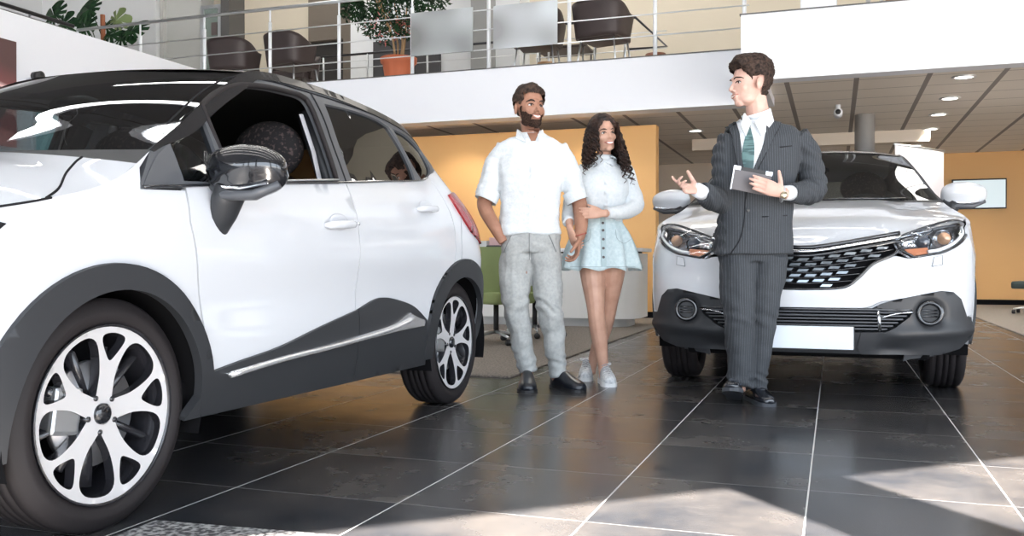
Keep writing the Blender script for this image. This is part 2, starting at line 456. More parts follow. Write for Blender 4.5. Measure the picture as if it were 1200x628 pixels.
# ------------------------------------------------------------------ railing
def railing():
    root = empty('railing', (-11.4, 11.38, 3.352), 0, 'steel railing with round posts along the mezzanine edge', 'railing')
    L = 10.42
    bm = NB(); tube(bm, [(0, 0, 1.13), (L, 0, 1.13)], .024, 10); fixn(bm); obj('handrail', bm, STEEL, root, True)
    for z in (.26, .53, .79):
        bm = NB(); tube(bm, [(0, -.03, z), (L, -.03, z)], .0085, 8); fixn(bm); obj('rail_bar', bm, STEEL, root, True)
    mp = None
    xs = [q+11.4 for q in (-10.16, -8.96, -7.8, -6.65, -5.5, -4.37, -3.25, -2.13, -1.04)]
    for x in [0]+xs:
        if mp is None:
            bm = NB(); tube(bm, [(0, 0, 0), (0, 0, .93)], .026, 10); tube(bm, [(0, 0, .93), (0, 0, 1.11)], .014, 8); tube(bm, [(0, 0, 0), (0, 0, .012)], .045, 12); fixn(bm)
            mp = obj('post', bm, mat('pale_steel', (.86, .90, .94), .35, metal=.15), root, True)
        else: mp = mp.copy(); COL.objects.link(mp)
        mp.location = (x, 0, 0)
    # return along the left void
    root2 = empty('railing', (-11.4, 11.36, 3.352), 0, 'dark handrail running along the left edge above the white wall', 'railing')
    bm = NB(); tube(bm, [(0, -.07, 1.17), (0, -6, 1.17)], .03, 10); tube(bm, [(0.03, -.07, 1.07), (0.03, -6, 1.07)], .02, 10); fixn(bm); obj('handrail', bm, mat('dark_rail', (.06, .06, .07), .3, metal=.6), root2, True)
    for y in (-.9, -2.1, -3.3, -4.5):
        bm = NB(); tube(bm, [(0, y, 0), (0, y, 1.15)], .014, 8); fixn(bm); obj('post', bm, STEEL, root2, True)
    # stair railing behind
    def back(x0, x1, y, xp, label, drop=False):
        r3 = empty('stair_railing', (x0, y, 3.335), 0, label, 'railing')
        L = x1-x0
        for z, rr in ((.95, .02), (.72, .008), (.48, .02 if not drop else .008), (.24, .008)):
            pts = [(0, 0, z), (L, 0, z)]
            if drop and z > .9: pts = [(0, 0, z), (L-.45, 0, z), (L, 0, z-.45), (L-.55, 0, z-.45)]
            bm = NB(); tube(bm, pts, rr, 8); fixn(bm); obj('rail_bar', bm, MATS['dark_rail'] if z > .9 else STEEL, r3, True)
        for x in xp:
            bm = NB(); tube(bm, [(x, 0, 0), (x, 0, .95 if not (drop and x > L-.3) else .6)], .018, 8); fixn(bm); obj('post', bm, STEEL, r3, True)
    back(-8.6, -4.3, 13.6, (.35, 1.2, 2.3, 3.4, 4.2), 'second steel railing behind the potted tree on the mezzanine')
    back(-4.2, -2.25, 12.9, (.2, .9, 1.35, 1.8), 'dark-topped railing with a sloping end behind the lounge chair', True)
railing()
# ================================================================== FURNITURE AND FITTINGS
M_leather = mat('brown_leather', (.045, .032, .032), .5)
M_green = mat('olive_green_fabric', (.27, .33, .14), .85, bump=(300, .2, .002))
M_darkgreen = mat('dark_green_leather', (.028, .045, .042), .5)
M_blackp = mat('black_plastic', (.015, .015, .017), .5)
M_terra = mat('terracotta_pot', (.50, .14, .065), .6)
M_leaf = noisecol(mat('dark_leaf', (.02, .06, .02), .5, spec=.2), (.007, .024, .013), (.026, .075, .028), 9)
M_leaf2 = mat('light_leaf', (.16, .22, .09), .4)
M_stem = mat('pale_stem', (.42, .26, .13), .7)
M_soil = mat('soil', (.03, .02, .015), .95)
DECK = 3.335

def shell_bm(w, d, h, t=.06, seat_h=.0, flare=.05):
    """tub shell: wrapped back with arms, open to -y front... back at +y"""
    bm = NB(); n = 28; rows = 8
    def P(a, v, off):
        # a in 0..1 around the back from left arm to right arm
        ang = PI*(-.12+1.24*a)
        ex = 4.2
        cx = -math.cos(ang); sy = math.sin(ang)
        r = 1/((abs(cx)**ex+abs(sy)**ex)**(1/ex))
        W = w/2-off+flare*v; D = d/2-off+flare*v
        hh = h*(.62+.38*max(0, sy)**.8)
        return Vector((cx*r*W, sy*r*D, v*hh))
    def grid(off):
        return [[bm.verts.new(P(i/n, (j/rows), off)) for i in range(n+1)] for j in range(rows+1)]
    A = grid(0); Bq = grid(t)
    for j in range(rows):
        for i in range(n):
            bm.faces.new((A[j][i], A[j][i+1], A[j+1][i+1], A[j+1][i])); bm.faces.new((Bq[j][i+1], Bq[j][i], Bq[j+1][i], Bq[j+1][i+1]))
    for i in range(n):
        bm.faces.new((A[rows][i], A[rows][i+1], Bq[rows][i+1], Bq[rows][i])); bm.faces.new((A[0][i+1], A[0][i], Bq[0][i], Bq[0][i+1]))
    for j in range(rows):
        bm.faces.new((A[j][0], A[j+1][0], Bq[j+1][0], Bq[j][0])); bm.faces.new((A[j+1][n], A[j][n], Bq[j][n], Bq[j+1][n]))
    return fixn(bm)
def lounge_chair(loc, rz, label):
    t = empty('lounge_chair', loc, rz, label, 'chair', 'dark lounge chairs on the mezzanine')
    bm = shell_bm(.68, .62, .50, .07); bmesh.ops.translate(bm, verts=bm.verts[:], vec=(0, 0, .47)); obj('backrest', bm, M_leather, t, True)
    o = obj('seat', rbox(-.28, .28, -.30, .24, .45, .58, .04), M_leather, t, angle=.9)
    for x, y in ((-.24, -.24), (.24, -.24), (-.24, .2), (.24, .2)):
        bm = NB(); tube(bm, [(x, y, .47), (x*1.25, y*1.3, 0)], .014, 8); fixn(bm); obj('leg', bm, STEEL, t, True)
    bm = NB(); tube(bm, [(-.27, .23, .14), (.27, .23, .14)], .008, 6); fixn(bm); obj('stretcher', bm, STEEL, t, True)
    return t
lounge_chair((-9.05, 12.25, DECK), 3.0-PI, 'dark brown lounge chair at the left end of the mezzanine, back to the railing'[:200]).rotation_euler.z = PI+.1
lounge_chair((-7.95, 12.2, DECK), PI-.25, 'dark brown lounge chair on the mezzanine left of the potted tree')
lounge_chair((-8.5, 13.1, DECK), .2, 'dark lounge chair facing the railing behind two other lounge chairs')
lounge_chair((-3.95, 12.2, DECK), PI+.1, 'dark lounge chair half hidden behind the second blurred placard')
lounge_chair((-2.98, 12.15, DECK), PI-.2, 'large dark lounge chair on the mezzanine right of both placards')
t = empty('coffee_table', (-3.9, 13.45, DECK), 0, 'dark low table on the mezzanine behind the lounge chairs', 'table')
obj('tabletop', rbox(-.4, .4, -.3, .3, .66, .70, .01), M_leather, t)
for x, y in ((-.34, -.24), (.34, -.24), (-.34, .24), (.34, .24)):
    bm = NB(); tube(bm, [(x, y, 0), (x, y, .66)], .015, 8); fixn(bm); obj('leg', bm, STEEL, t, True)
def stool(loc, c, label):
    t = empty('pouf_stool', loc, 0, label, 'stool')
    bm = NB(); lathe(bm, [(.0, .02), (.14, .02), (.17, .10), (.17, .26), (.14, .33), (.0, .34)], 24, close=False); fixn(bm); obj('seat', bm, c, t, True)
    bm = NB(); lathe(bm, [(.0, 0), (.12, 0), (.12, .03), (0, .03)], 20, close=False); fixn(bm); obj('base', bm, STEEL, t, True)
M_wood = mat('warm_wood', (.42, .24, .11), .5)
stool((-3.95, 12.64, DECK), M_wood, 'light wooden round stool seen below the second placard')
stool((-3.1, 13.1, DECK), M_wood, 'light wooden round stool under the large dark lounge chair')
stool((-2.35, 12.6, DECK), mat('russet_wood', (.20, .07, .035), .5), 'russet round stool at the right end of the mezzanine seating')

# ---- blurred placards on the railing
def placard(x0, x1, z0, z1, c1, c2, label, seed, sheen=0.):
    bm = NB(); box(bm, x0, x1, 11.235, 11.255, z0, z1); fixn(bm)
    m = mat('placard_print_%s' % seed, c1, .6); noisecol(m, c1, c2, 1.7, .35, .65, detail=0)
    t = empty('placard', ((x0+x1)/2, 11.31, z0), 0, label, 'sign', 'blurred grey placards on the mezzanine railing')
    bmesh.ops.translate(bm, verts=bm.verts[:], vec=(-(x0+x1)/2, -11.31, -z0)); obj('sheet', bm, m, t)
    for x in (-(x1-x0)/2+.05, (x1-x0)/2-.05):
        bm = NB(); tube(bm, [(x, -.06, z1-z0-.02), (x, .03, z1-z0-.02)], .008, 6); fixn(bm); obj('clip', bm, STEEL, t)
placard(-5.45, -4.545, 3.58, 4.165, (.20, .21, .21), (.46, .50, .52), 'darker blurred grey placard beside the potted tree', 'left')
placard(-4.25, -3.37, 3.58, 4.15, (.30, .31, .32), (.62, .68, .72), 'paler blurred grey placard in front of the lounge chair', 'right')

# ---- potted ficus
def ficus():
    t = empty('potted_ficus', (-6.02, 12.0, DECK), 0, 'leafy dark green ficus in a ribbed terracotta pot on the mezzanine', 'plant')
    bm = NB(); n = 48; prof = [(.17, 0), (.19, .05), (.235, .33), (.265, .35), (.27, .42), (.24, .42), (.23, .36), (0, .36)]
    R = lathe(bm, prof, n, close=False)
    for j in (1, 2):
        for k, v in enumerate(R[j]):
            if k % 4 < 2: v.co.x *= .955; v.co.y *= .955
    fixn(bm); obj('pot', bm, M_terra, t, True)
    bm = NB(); lathe(bm, [(0, .375), (.235, .375)], 24, close=False); obj('soil', bm, M_soil, t)
    rnd = random.Random(3); bm = NB(); tips = []
    for k in range(7):
        a = rnd.uniform(0, 6.28); r0 = .05
        p = [Vector((r0*math.cos(a), r0*math.sin(a), .36)), Vector((.10*math.cos(a), .10*math.sin(a), .75)), Vector((.22*math.cos(a+.3)-.1, .2*math.sin(a+.3), 1.2)), Vector((.35*math.cos(a+.5)-.12, .3*math.sin(a+.5), 1.7))]
        p = [Vector(q) for q in crspline([tuple(x) for x in p], False, 4)]
        tube(bm, p, [.016-.0008*i for i in range(len(p))], 6); tips += p[5:]
    fixn(bm); obj('trunk', bm, M_stem, t, True)
    bm = NB(); bm2 = NB()
    for k in range(4200):
        # crown: lobes
        c = rnd.choice([(-.35, 0, 1.05, .38), (-.05, 0, 1.15, .42), (.25, .05, 1.3, .38), (-.45, 0, 1.35, .4), (0, 0, 1.55, .5), (.5, 0, 1.2, .28), (-.2, -.1, .85, .3), (.15, 0, .85, .22), (-.75, 0, 1.2, .22), (.35, 0, 1.6, .4), (-.5, 0, 1.7, .4)])
        v = Vector((rnd.gauss(0, 1), rnd.gauss(0, 1), rnd.gauss(0, 1))).normalized()*rnd.uniform(.35, 1)**.6
        p = Vector((c[0]+v.x*c[3], c[1]+v.y*c[3], c[2]+v.z*c[3]*.8))
        s = rnd.uniform(.026, .046); q = Quaternion((rnd.uniform(-1, 1), rnd.uniform(-1, 1), rnd.uniform(-1, 1)), rnd.uniform(0, 6.28)) if False else Quaternion(Vector((rnd.gauss(0,1), rnd.gauss(0,1), rnd.gauss(0,1))).normalized(), rnd.uniform(0, 3.1))
        pts = [(0, 0, 0), (.42, .8, .1), (0, 2.2, -.25), (-.42, .8, .1)]
        tgt = bm2 if (c[2] < .9 and rnd.random() < .18) else bm
        vs = [tgt.verts.new(p + (q @ Vector(a))*s) for a in pts]
        tgt.faces.new((vs[0], vs[1], vs[2])); tgt.faces.new((vs[0], vs[2], vs[3]))
    obj('foliage', bm, M_leaf, t); obj('pink_leaves', bm2, mat('pink_leaf', (.55, .16, .14), .5), t)
ficus()
# ---- monstera
def monstera_leaf(bm, c, size, q, mi=0):
    n = 44; cen = bm.verts.new(c + q @ Vector((0, 0, 0)))
    pr = None; first = None
    for k in range(n+1):
        a = -PI*.5 + 2*PI*k/n
        th = a + PI/2
        r = size*(.62+.38*math.cos(th*.5)**2 if True else 1) * (1-.35*math.exp(-((th % (2*PI))**2)/.08) - .35*math.exp(-(((2*PI-th) % (2*PI))**2)/.08))
        cut = (k % 4 == 0) and 5 < k < n-5
        rr = r*(.38 if cut else 1)
        x = rr*math.cos(a+PI); y = rr*math.sin(a+PI)+size*.1
        z = -.35*(x*x+y*y)/size
        v = bm.verts.new(c + q @ Vector((x, y, z)))
        if pr is not None: f = bm.faces.new((cen, pr, v)); f.material_index = mi
        pr = v
def monstera():
    t = empty('potted_monstera', (-12.0, 12.6, DECK), 0, 'monstera plant with large split leaves behind the left railing', 'plant')
    bm = NB(); lathe(bm, [(0, 0), (.2, 0), (.26, .4), (.23, .4), (.22, .34), (0, .34)], 28, close=False); fixn(bm); obj('pot', bm, M_terra, t, True)
    L = [(62, 18, .26), (93, 17, .24), (112, 14, .27), (134, 24, .2), (155, 37, .26), (127, 41, .23), (104, 34, .24), (80, 31, .22), (140, 44, .2), (118, 30, .2)]
    rnd = random.Random(5)
    bs = NB(); k = 0
    for px, py, s in L:
        a = (px-600)/1065; d = 12.5/(CS+a*SN)
        X = d*(-SN+a*CS); Z = .75+(309-py)/1065*d
        c = Vector((X+12.0, -.1+rnd.uniform(-.15, .15), Z-DECK))
        q = Quaternion((1, 0, 0), PI/2-.25+rnd.uniform(-.35, .25)) @ Quaternion((0, 0, 1), rnd.uniform(-1.1, 1.1))
        bm = NB(); monstera_leaf(bm, Vector((0, 0, 0)), s, q)
        bmesh.ops.scale(bm, vec=(1.3, 1.3, 1.3), verts=bm.verts[:]); obj('leaf', bm, M_leaf2 if k == 3 else M_leaf, t, loc=c); k += 1
        P = crspline([(0, 0, .34), (c.x*.4, 0, c.z*.7), (c.x, c.y+.05, c.z)], False, 5); tube(bs, P, .008, 6)
    fixn(bs); obj('stems', bs, M_leaf, t, True)
    bm = NB(); tube(bm, [(0.02, -.05, .34), (-.02, -.05, 1.75)], .04, 8); fixn(bm); obj('support_pole', bm, mat('coir_pole', (.33, .12, .06), .9), t, True)
monstera()

# ---- upper right bits behind the stepped fascia
t = tag(obj('white_planter', fixn(rbox(-.36, .02, 10.5, 10.8, DECK, 3.82, .02)), M_white), 'white planter box standing behind the stepped white fascia', 'planter')
t = tag(obj('brown_box', fixn(rbox(.52, .85, 10.5, 10.75, DECK, 3.75, .01)), mat('cardboard_brown', (.25, .14, .08), .7)), 'brown wooden box on the upper floor right of the white planter', 'box')
bm = NB(); tube(bm, [(0, 0, 0), (0, 0, 1.1)], .025, 10); tube(bm, [(.13, 0, 0), (.13, 0, 1.1)], .018, 10); tube(bm, [(0, 0, 1.1), (3, 0, 1.1)], .02, 8); fixn(bm)
tag(obj('railing', bm, STEEL, loc=(.33, 10.3, DECK), smooth=True), 'short steel railing on the upper floor above the stepped fascia', 'railing')
B('trim_16', -8.05, -6.7, 15.0, 15.06, 3.9, 4.85, m=mat('dark_panel', (.055, .055, .06), .4))

# ---- poster on the left wall
def poster_mat():
    m = mat('red_car_poster', (.5, .1, .1), .4); nt = m.node_tree; b = nt.nodes['Principled BSDF']; L = nt.links.new; N = nt.nodes.new
    tc = N('ShaderNodeTexCoord'); mp = N('ShaderNodeMapping'); mp.inputs['Rotation'].default_value = (.28, 0, 0); gr = N('ShaderNodeSeparateXYZ'); cr = N('ShaderNodeValToRGB')
    L(tc.outputs['Generated'], mp.inputs['Vector']); L(mp.outputs[0], gr.inputs[0]); L(gr.outputs[2], cr.inputs[0]); L(cr.outputs[0], b.inputs['Base Color'])
    e = cr.color_ramp.elements; e[0].position = 0; e[0].color = (.75, .30, .28, 1); e[1].position = 1; e[1].color = (.10, .05, .05, 1)
    for p, c in ((.38, (.78, .28, .26)), (.42, (.30, .05, .06)), (.55, (.32, .06, .07)), (.57, (.85, .5, .47)), (.64, (.55, .12, .13)), (.66, (.14, .03, .04)), (.76, (.18, .05, .05)), (.78, (.85, .6, .6)), (.82, (.2, .07, .07))):
        q = e.new(p); q.color = (*c, 1)
    return m
t = empty('poster', (-7.98, 6.4, 1.95), 0, 'large poster of a red car on the white wall at the left edge', 'poster')
bm = NB(); box(bm, -.012, .012, -.9, .745, 0, 1.09); fixn(bm); obj('print', bm, poster_mat(), t)
bm = NB(); lathe(bm, [(0, 0), (.2, 0), (.2, .006), (0, .006)], 28, axis='x', center=(.012, .42, .42), close=False); fixn(bm); obj('printed_wheel', bm, M_blackp, t)
t = empty('blue_poster', (-7.985, 7.75, 1.72), 0, 'pale cyan poster on the white wall, seen through the windshield of the near car', 'poster')
bm = NB(); box(bm, -.012, .012, -.36, .36, 0, .95); fixn(bm); obj('print', bm, mat('cyan_print', (.30, .68, .74), .4, emit=None), t)
bm = NB(); box(bm, -.014, .016, -.40, -.36, -.04, .99); box(bm, -.014, .016, .36, .40, -.04, .99); box(bm, -.014, .016, -.36, .36, .95, .99); box(bm, -.014, .016, -.36, .36, -.04, 0); fixn(bm); obj('frame', bm, MATS['white_painted_wall'], t)
t = empty('wall_spotlight', (-8.0, 7.3, 2.68), 0, 'small dark spotlight bracket on the white wall above the car roof', 'lamp')
bm = NB(); tube(bm, [(0, 0, 0), (.12, 0, .03)], .012, 8); fixn(bm); obj('arm', bm, STEEL, t)
bm = NB(); lathe(bm, [(0, .1), (.045, .1), (.05, .2), (0, .2)], 16, axis='x', center=(0, 0, .03), close=False); fixn(bm); obj('lamp_head', bm, M_blackp, t, True)

# ---- reception counter
def counter():
    t = empty('reception_counter', (-3.3, 10.6, .012), 0, 'white rounded reception counter behind the couple', 'counter')
    def rr(x0, x1, y0, y1, r):
        P = []
        for cx, cy, a0 in ((x1-r, y0+r, -90), (x1-r, y1-r, 0), (x0+r, y1-r, 90), (x0+r, y0+r, 180)):
            for k in range(9):
                a = math.radians(a0+90*k/8); P.append((cx+r*math.cos(a), cy+r*math.sin(a)))
        return P
    bm = NB(); prism(bm, rr(-1.2, 1.16, -.3, .55, .22), .10, .86); fixn(bm); obj('counter_body', bm, mat('white_laminate', (.80, .80, .78), .35), t, angle=.6)
    bm = NB(); prism(bm, rr(-1.1, 1.02, -.22, .45, .2), 0, .10); fixn(bm); obj('plinth', bm, mat('plinth_grey', (.55, .55, .54), .5), t, angle=.6)
    bm = NB(); prism(bm, rr(-1.25, 1.20, -.34, .6, .22), .88, .92); fixn(bm); obj('countertop', bm, mat('white_top', (.84, .86, .88), .25), t, angle=.6)
    bm = NB(); prism(bm, rr(-1.15, 1.1, -.26, .5, .2), .86, .88); fixn(bm); obj('shadow_gap', bm, M_blackp, t)
counter()
tag(obj('grey_card_box', rbox(-4.14, -4.0, 10.35, 10.5, .933, 1.03, .006), M_grey), 'small grey box at the left end of the white reception counter', 'box')
tag(obj('pink_folder', rbox(-3.98, -3.84, 10.38, 10.46, .933, 1.07, .005), mat('pink_card', (.62, .40, .40), .6)), 'pink folder standing on the white reception counter', 'folder')
tag(obj('telephone', rbox(-3.99, -3.80, 10.30, 10.37, .933, .975, .012), M_blackp), 'low dark telephone on the counter in front of the pink folder', 'telephone')

def swivel_chair(loc, rz, m, label, grp=None, h=.42):
    t = empty('swivel_chair', loc, rz, label, 'chair', grp)
    bm = NB(); n = 18; R = []
    def P(u, v, o):   # back panel, slightly wrapped
        x = (u-.5)*.50*(1-.12*abs(v-.5)); z = h+.05+v*.42
        y = .22+.07*v-.30*(abs(u-.5)*2)**2.4*(1-.15*v)+o
        return (x, y, z)
    A = [[bm.verts.new(P(i/n, j/8, 0)) for i in range(n+1)] for j in range(9)]; C = [[bm.verts.new(P(i/n, j/8, .045)) for i in range(n+1)] for j in range(9)]
    for j in range(8):
        for i in range(n): bm.faces.new((A[j][i], A[j][i+1], A[j+1][i+1], A[j+1][i])); bm.faces.new((C[j][i+1], C[j][i], C[j+1][i], C[j+1][i+1]))
    for i in range(n): bm.faces.new((A[8][i], A[8][i+1], C[8][i+1], C[8][i])); bm.faces.new((A[0][i+1], A[0][i], C[0][i], C[0][i+1]))
    for j in range(8): bm.faces.new((A[j][0], A[j+1][0], C[j+1][0], C[j][0])); bm.faces.new((A[j+1][n], A[j][n], C[j][n], C[j+1][n]))
    fixn(bm); obj('backrest', bm, m, t, angle=.9)
    obj('seat', rbox(-.26, .26, -.27, .24, h-.05, h+.06, .035), m, t, angle=.9)
    bm = NB(); tube(bm, [(0, 0, .09), (0, 0, h-.05)], .025, 12); fixn(bm); obj('gas_column', bm, M_blackp, t, True)
    for k in range(5):
        a = 2*PI*k/5+.3; c, s = math.cos(a), math.sin(a)
        bm = NB(); tube(bm, [(0, 0, .11), (.30*c, .30*s, .075)], [.022, .013], 8, flat=.8); fixn(bm); obj('base_arm', bm, STEEL, t, True)
        bm = NB(); lathe(bm, [(0, -.022), (.026, -.022), (.03, -.015), (.03, .015), (.026, .022), (0, .022)], 16, axis='y', center=(.30*c, .30*s, .03), close=False); fixn(bm); obj('caster', bm, M_blackp, t, True)
    return t
swivel_chair((-2.96, 7.9, .012), PI-.5, M_green, 'olive green swivel chair between the white car and the man in grey trousers', 'green swivel chairs')
swivel_chair((-2.86, 8.75, .012), PI+.4, M_green, 'olive green swivel chair seen between the legs of the man in grey trousers', 'green swivel chairs')
swivel_chair((2.78, 15.2, .012), -1.9, M_darkgreen, 'dark green leather swivel chair in front of the yellow wall at the right edge')

# ---- television
t = empty('television', (2.47, 18.40, 1.745), 0, 'flat television glowing pale on the yellow wall', 'television')
obj('casing', rbox(-.445, .445, -.03, .04, 0, .545, .008), M_blackp, t)
bm = NB(); box(bm, -.425, .425, -.034, -.03, .022, .52); fixn(bm); obj('screen', bm, mat('screen_glow', (.2, .22, .24), .3, emit=((.62, .72, .74), .75)), t)
bm = NB(); box(bm, -.1, .1, .0, .06, .15, .4); fixn(bm); obj('wall_mount', bm, M_blackp, t)
# ---- roll-up banner
t = empty('rollup_banner', (1.01, 12.5, .012), .99, 'blank pale roll-up banner standing behind the car with its top sloping right', 'banner')
t.location.z = 0
bm = NB(); box(bm, -.58, .58, -.006, .006, .06, 2.20); fixn(bm); obj('sheet', bm, mat('banner_white', (.58, .56, .58), .7), t)
bm = NB(); tube(bm, [(-.60, 0, 2.21), (.60, 0, 2.21)], .014, 8); fixn(bm); obj('top_bar', bm, STEEL, t, True)
obj('base', rbox(-.60, .60, -.1, .1, 0, .06, .015), STEEL, t)
bm = NB(); tube(bm, [(0, .03, .06), (0, .03, 2.20)], .012, 8); fixn(bm); obj('pole', bm, STEEL, t, True)
# ---- round column
bm = NB(); lathe(bm, [(.13, 0), (.13, 2.78)], 32, close=False); struct('trim_17', bm, mat('grey_column', (.24, .23, .22), .5), loc=(.385, 13.3, 0), smooth=True)
# ---- cctv
t = empty('security_camera', (.04, 12.35, 2.78), 0, 'white security camera hanging from the tiled ceiling', 'camera')
bm = NB(); tube(bm, [(0, 0, 0), (0, 0, -.07)], .03, 12); fixn(bm); obj('mount', bm, M_white, t, True)
bm = NB(); lathe(bm, [(0, -.14), (.045, -.14), (.055, -.10), (.055, .06), (.04, .10), (0, .10)], 20, axis='y', center=(0, 0, -.11), close=False); fixn(bm); obj('housing', bm, M_white, t, True)
bm = NB(); lathe(bm, [(0, -.146), (.033, -.146), (.033, -.139), (0, -.139)], 16, axis='y', center=(0, 0, -.11), close=False); fixn(bm); obj('lens', bm, M_blackp, t, True)
# ---- recessed downlights
DL = [(1.32, 10.94), (1.33, 12.3), (1.33, 13.58), (1.36, 15.0), (-5.1, 11.8), (-4.4, 11.8), (-3.2, 11.8), (-7.0, 11.8)]
WH = ['nearest the white fascia', 'second from the fascia', 'third from the fascia', 'farthest back', 'left of the man in the white shirt', 'just left of the bearded head', 'between the couple', 'above the rear of the near car']
first = None
for (x, y), w in zip(DL, WH):
    lab = 'round recessed ceiling downlight, ' + w
    if first is None:
        t = first = empty('ceiling_downlight', (x, y, 2.78), 0, lab, 'lamp', 'recessed downlights under the mezzanine')
        bm = NB(); lathe(bm, [(.125, 0), (.125, -.012), (.095, -.014), (.09, 0)], 28, close=False); fixn(bm); obj('trim_ring', bm, mat('pale_ring', (.7, .7, .7), .3, metal=.5), t, True)
        bm = NB(); lathe(bm, [(0, -.006), (.092, -.006)], 20, close=False); fixn(bm); obj('lens', bm, mat('downlight_glow', (1, 1, 1), .3, emit=((1, .96, .9), 6.)), t)
    else:
        t = tree_copy(first); t.location = (x, y, 2.78); t['label'] = lab
    l = bpy.data.lights.new('downlight', 'SPOT'); l.energy = 110 if y > 12.2 or x > 0 else 35; l.spot_size = 2.3; l.spot_blend = .6; l.shadow_soft_size = .1; l.color = (1, .94, .85)
    lo = bpy.data.objects.new('downlight_lamp', l); lo.location = (x, y, 2.75); COL.objects.link(lo)
for x, y in ((-5, 14.5), (-8, 14.5), (-2, 14), (3.5, 12), (3.5, 16), (-.5, 16.5), (6, 14), (-5, 17), (1.3, 17)):  # extra downlights added to lift the light under the mezzanine
    l = bpy.data.lights.new('downlight', 'SPOT'); l.energy = 110 if y > 12.2 or x > 0 else 35; l.spot_size = 2.3; l.spot_blend = .6; l.shadow_soft_size = .1; l.color = (1, .94, .85)
    lo = bpy.data.objects.new('downlight_lamp', l); lo.location = (x, y, 2.75); COL.objects.link(lo)
    t = tree_copy(first); t.location = (x, y, 2.78); t['label'] = 'extra round downlight added as fill deep under the mezzanine'
# ---- long hall luminaires
first = None
for y0 in (-.5, 1.6, 3.7, 5.8, 7.9):
    if first is None:
        t = first = empty('linear_luminaire', (-2.5, y0, 6.9), PI/2, 'long suspended tube light over the hall', 'lamp', 'suspended tube lights over the hall')
        bm = NB(); box(bm, -.07, .07, -6, 6, 0, .06); fixn(bm); obj('housing', bm, M_white, t)
        bm = NB(); box(bm, -.06, .06, -5.95, 5.95, -.012, 0); fixn(bm); obj('diffuser', bm, mat('tube_glow', (1, 1, 1), .3, emit=((1, .97, .93), 14.)), t)
        for y in (-5, 0, 5):
            bm = NB(); tube(bm, [(0, y, .06), (0, y, .6)], .006, 6); fixn(bm); obj('hanger', bm, STEEL, t)
    else:
        t = tree_copy(first); t.location.y = y0
# ================================================================== CARS
def arc(cx, cz, r, a0, a1, n=16):
    return [(cx+r*math.cos(math.radians(a0+(a1-a0)*k/n)), cz+r*math.sin(math.radians(a0+(a1-a0)*k/n))) for k in range(n+1)]

class CarShape:
    def __init__(s, Wt, uf, ur, Lf, Lr, top, nf=2.6, nr=2.6):
        s.W = lerp_t(Wt); s.uf = lerp_t(uf); s.ur = lerp_t(ur); s.Lf = Lf; s.Lr = Lr; s.nf = nf; s.nr = nr; s.top = lerp_t(top)
    def half(s, u, z):
        w = s.W(z)
        a = (min(s.uf(z), s.uf(.86))+s.Lf-u)/s.Lf
        if a > 0: w *= (1-min(a, .999)**s.nf)**(1/s.nf)
        b = (u-(s.ur(z)-s.Lr))/s.Lr
        if b > 0: w *= (1-min(b, .999)**s.nr)**(1/s.nr)
        # soft sculpt of the doors
        w -= .012*math.exp(-((z-.62)/.09)**2)*max(0, min(1, (u-.3)/.3))*max(0, min(1, (2.3-u)/.3))
        w += .006*math.exp(-((z-.80)/.07)**2)
        return w
    def side(s, sx):
        return lambda u, z: (sx*s.half(u, z), u, z)
    def front(s):
        def f(x, z):
            r = min(abs(x)/s.W(z), .98)
            return (x, s.uf(z)+s.Lf*(1-(1-r**s.nf)**(1/s.nf)), z)
        return f
    def rear(s):
        def f(x, z):
            r = min(abs(x)/s.W(z), .98)
            return (x, s.ur(z)-s.Lr*(1-(1-r**s.nr)**(1/s.nr)), z)
        return f

def loft_rows(rows, nx=28, nr=8):
    """rows: list of (w, uc, zc, um, zm, p, q): corner half-width/u/z, middle u/z, exponents; smooth across rows"""
    R = crspline([tuple(r) for r in rows], False, nr)
    def f(i, x):
        w, uc, zc, um, zm, p, q = R[i]
        a = abs(x)
        return Vector((x*w, um+(uc-um)*a**q, zm+(zc-zm)*a**p))
    bm = NB()
    G = [[bm.verts.new(f(i, -1+2*k/nx)) for k in range(nx+1)] for i in range(len(R))]
    for i in range(len(R)-1):
        for k in range(nx): bm.faces.new((G[i][k], G[i][k+1], G[i+1][k+1], G[i+1][k]))
    return bm

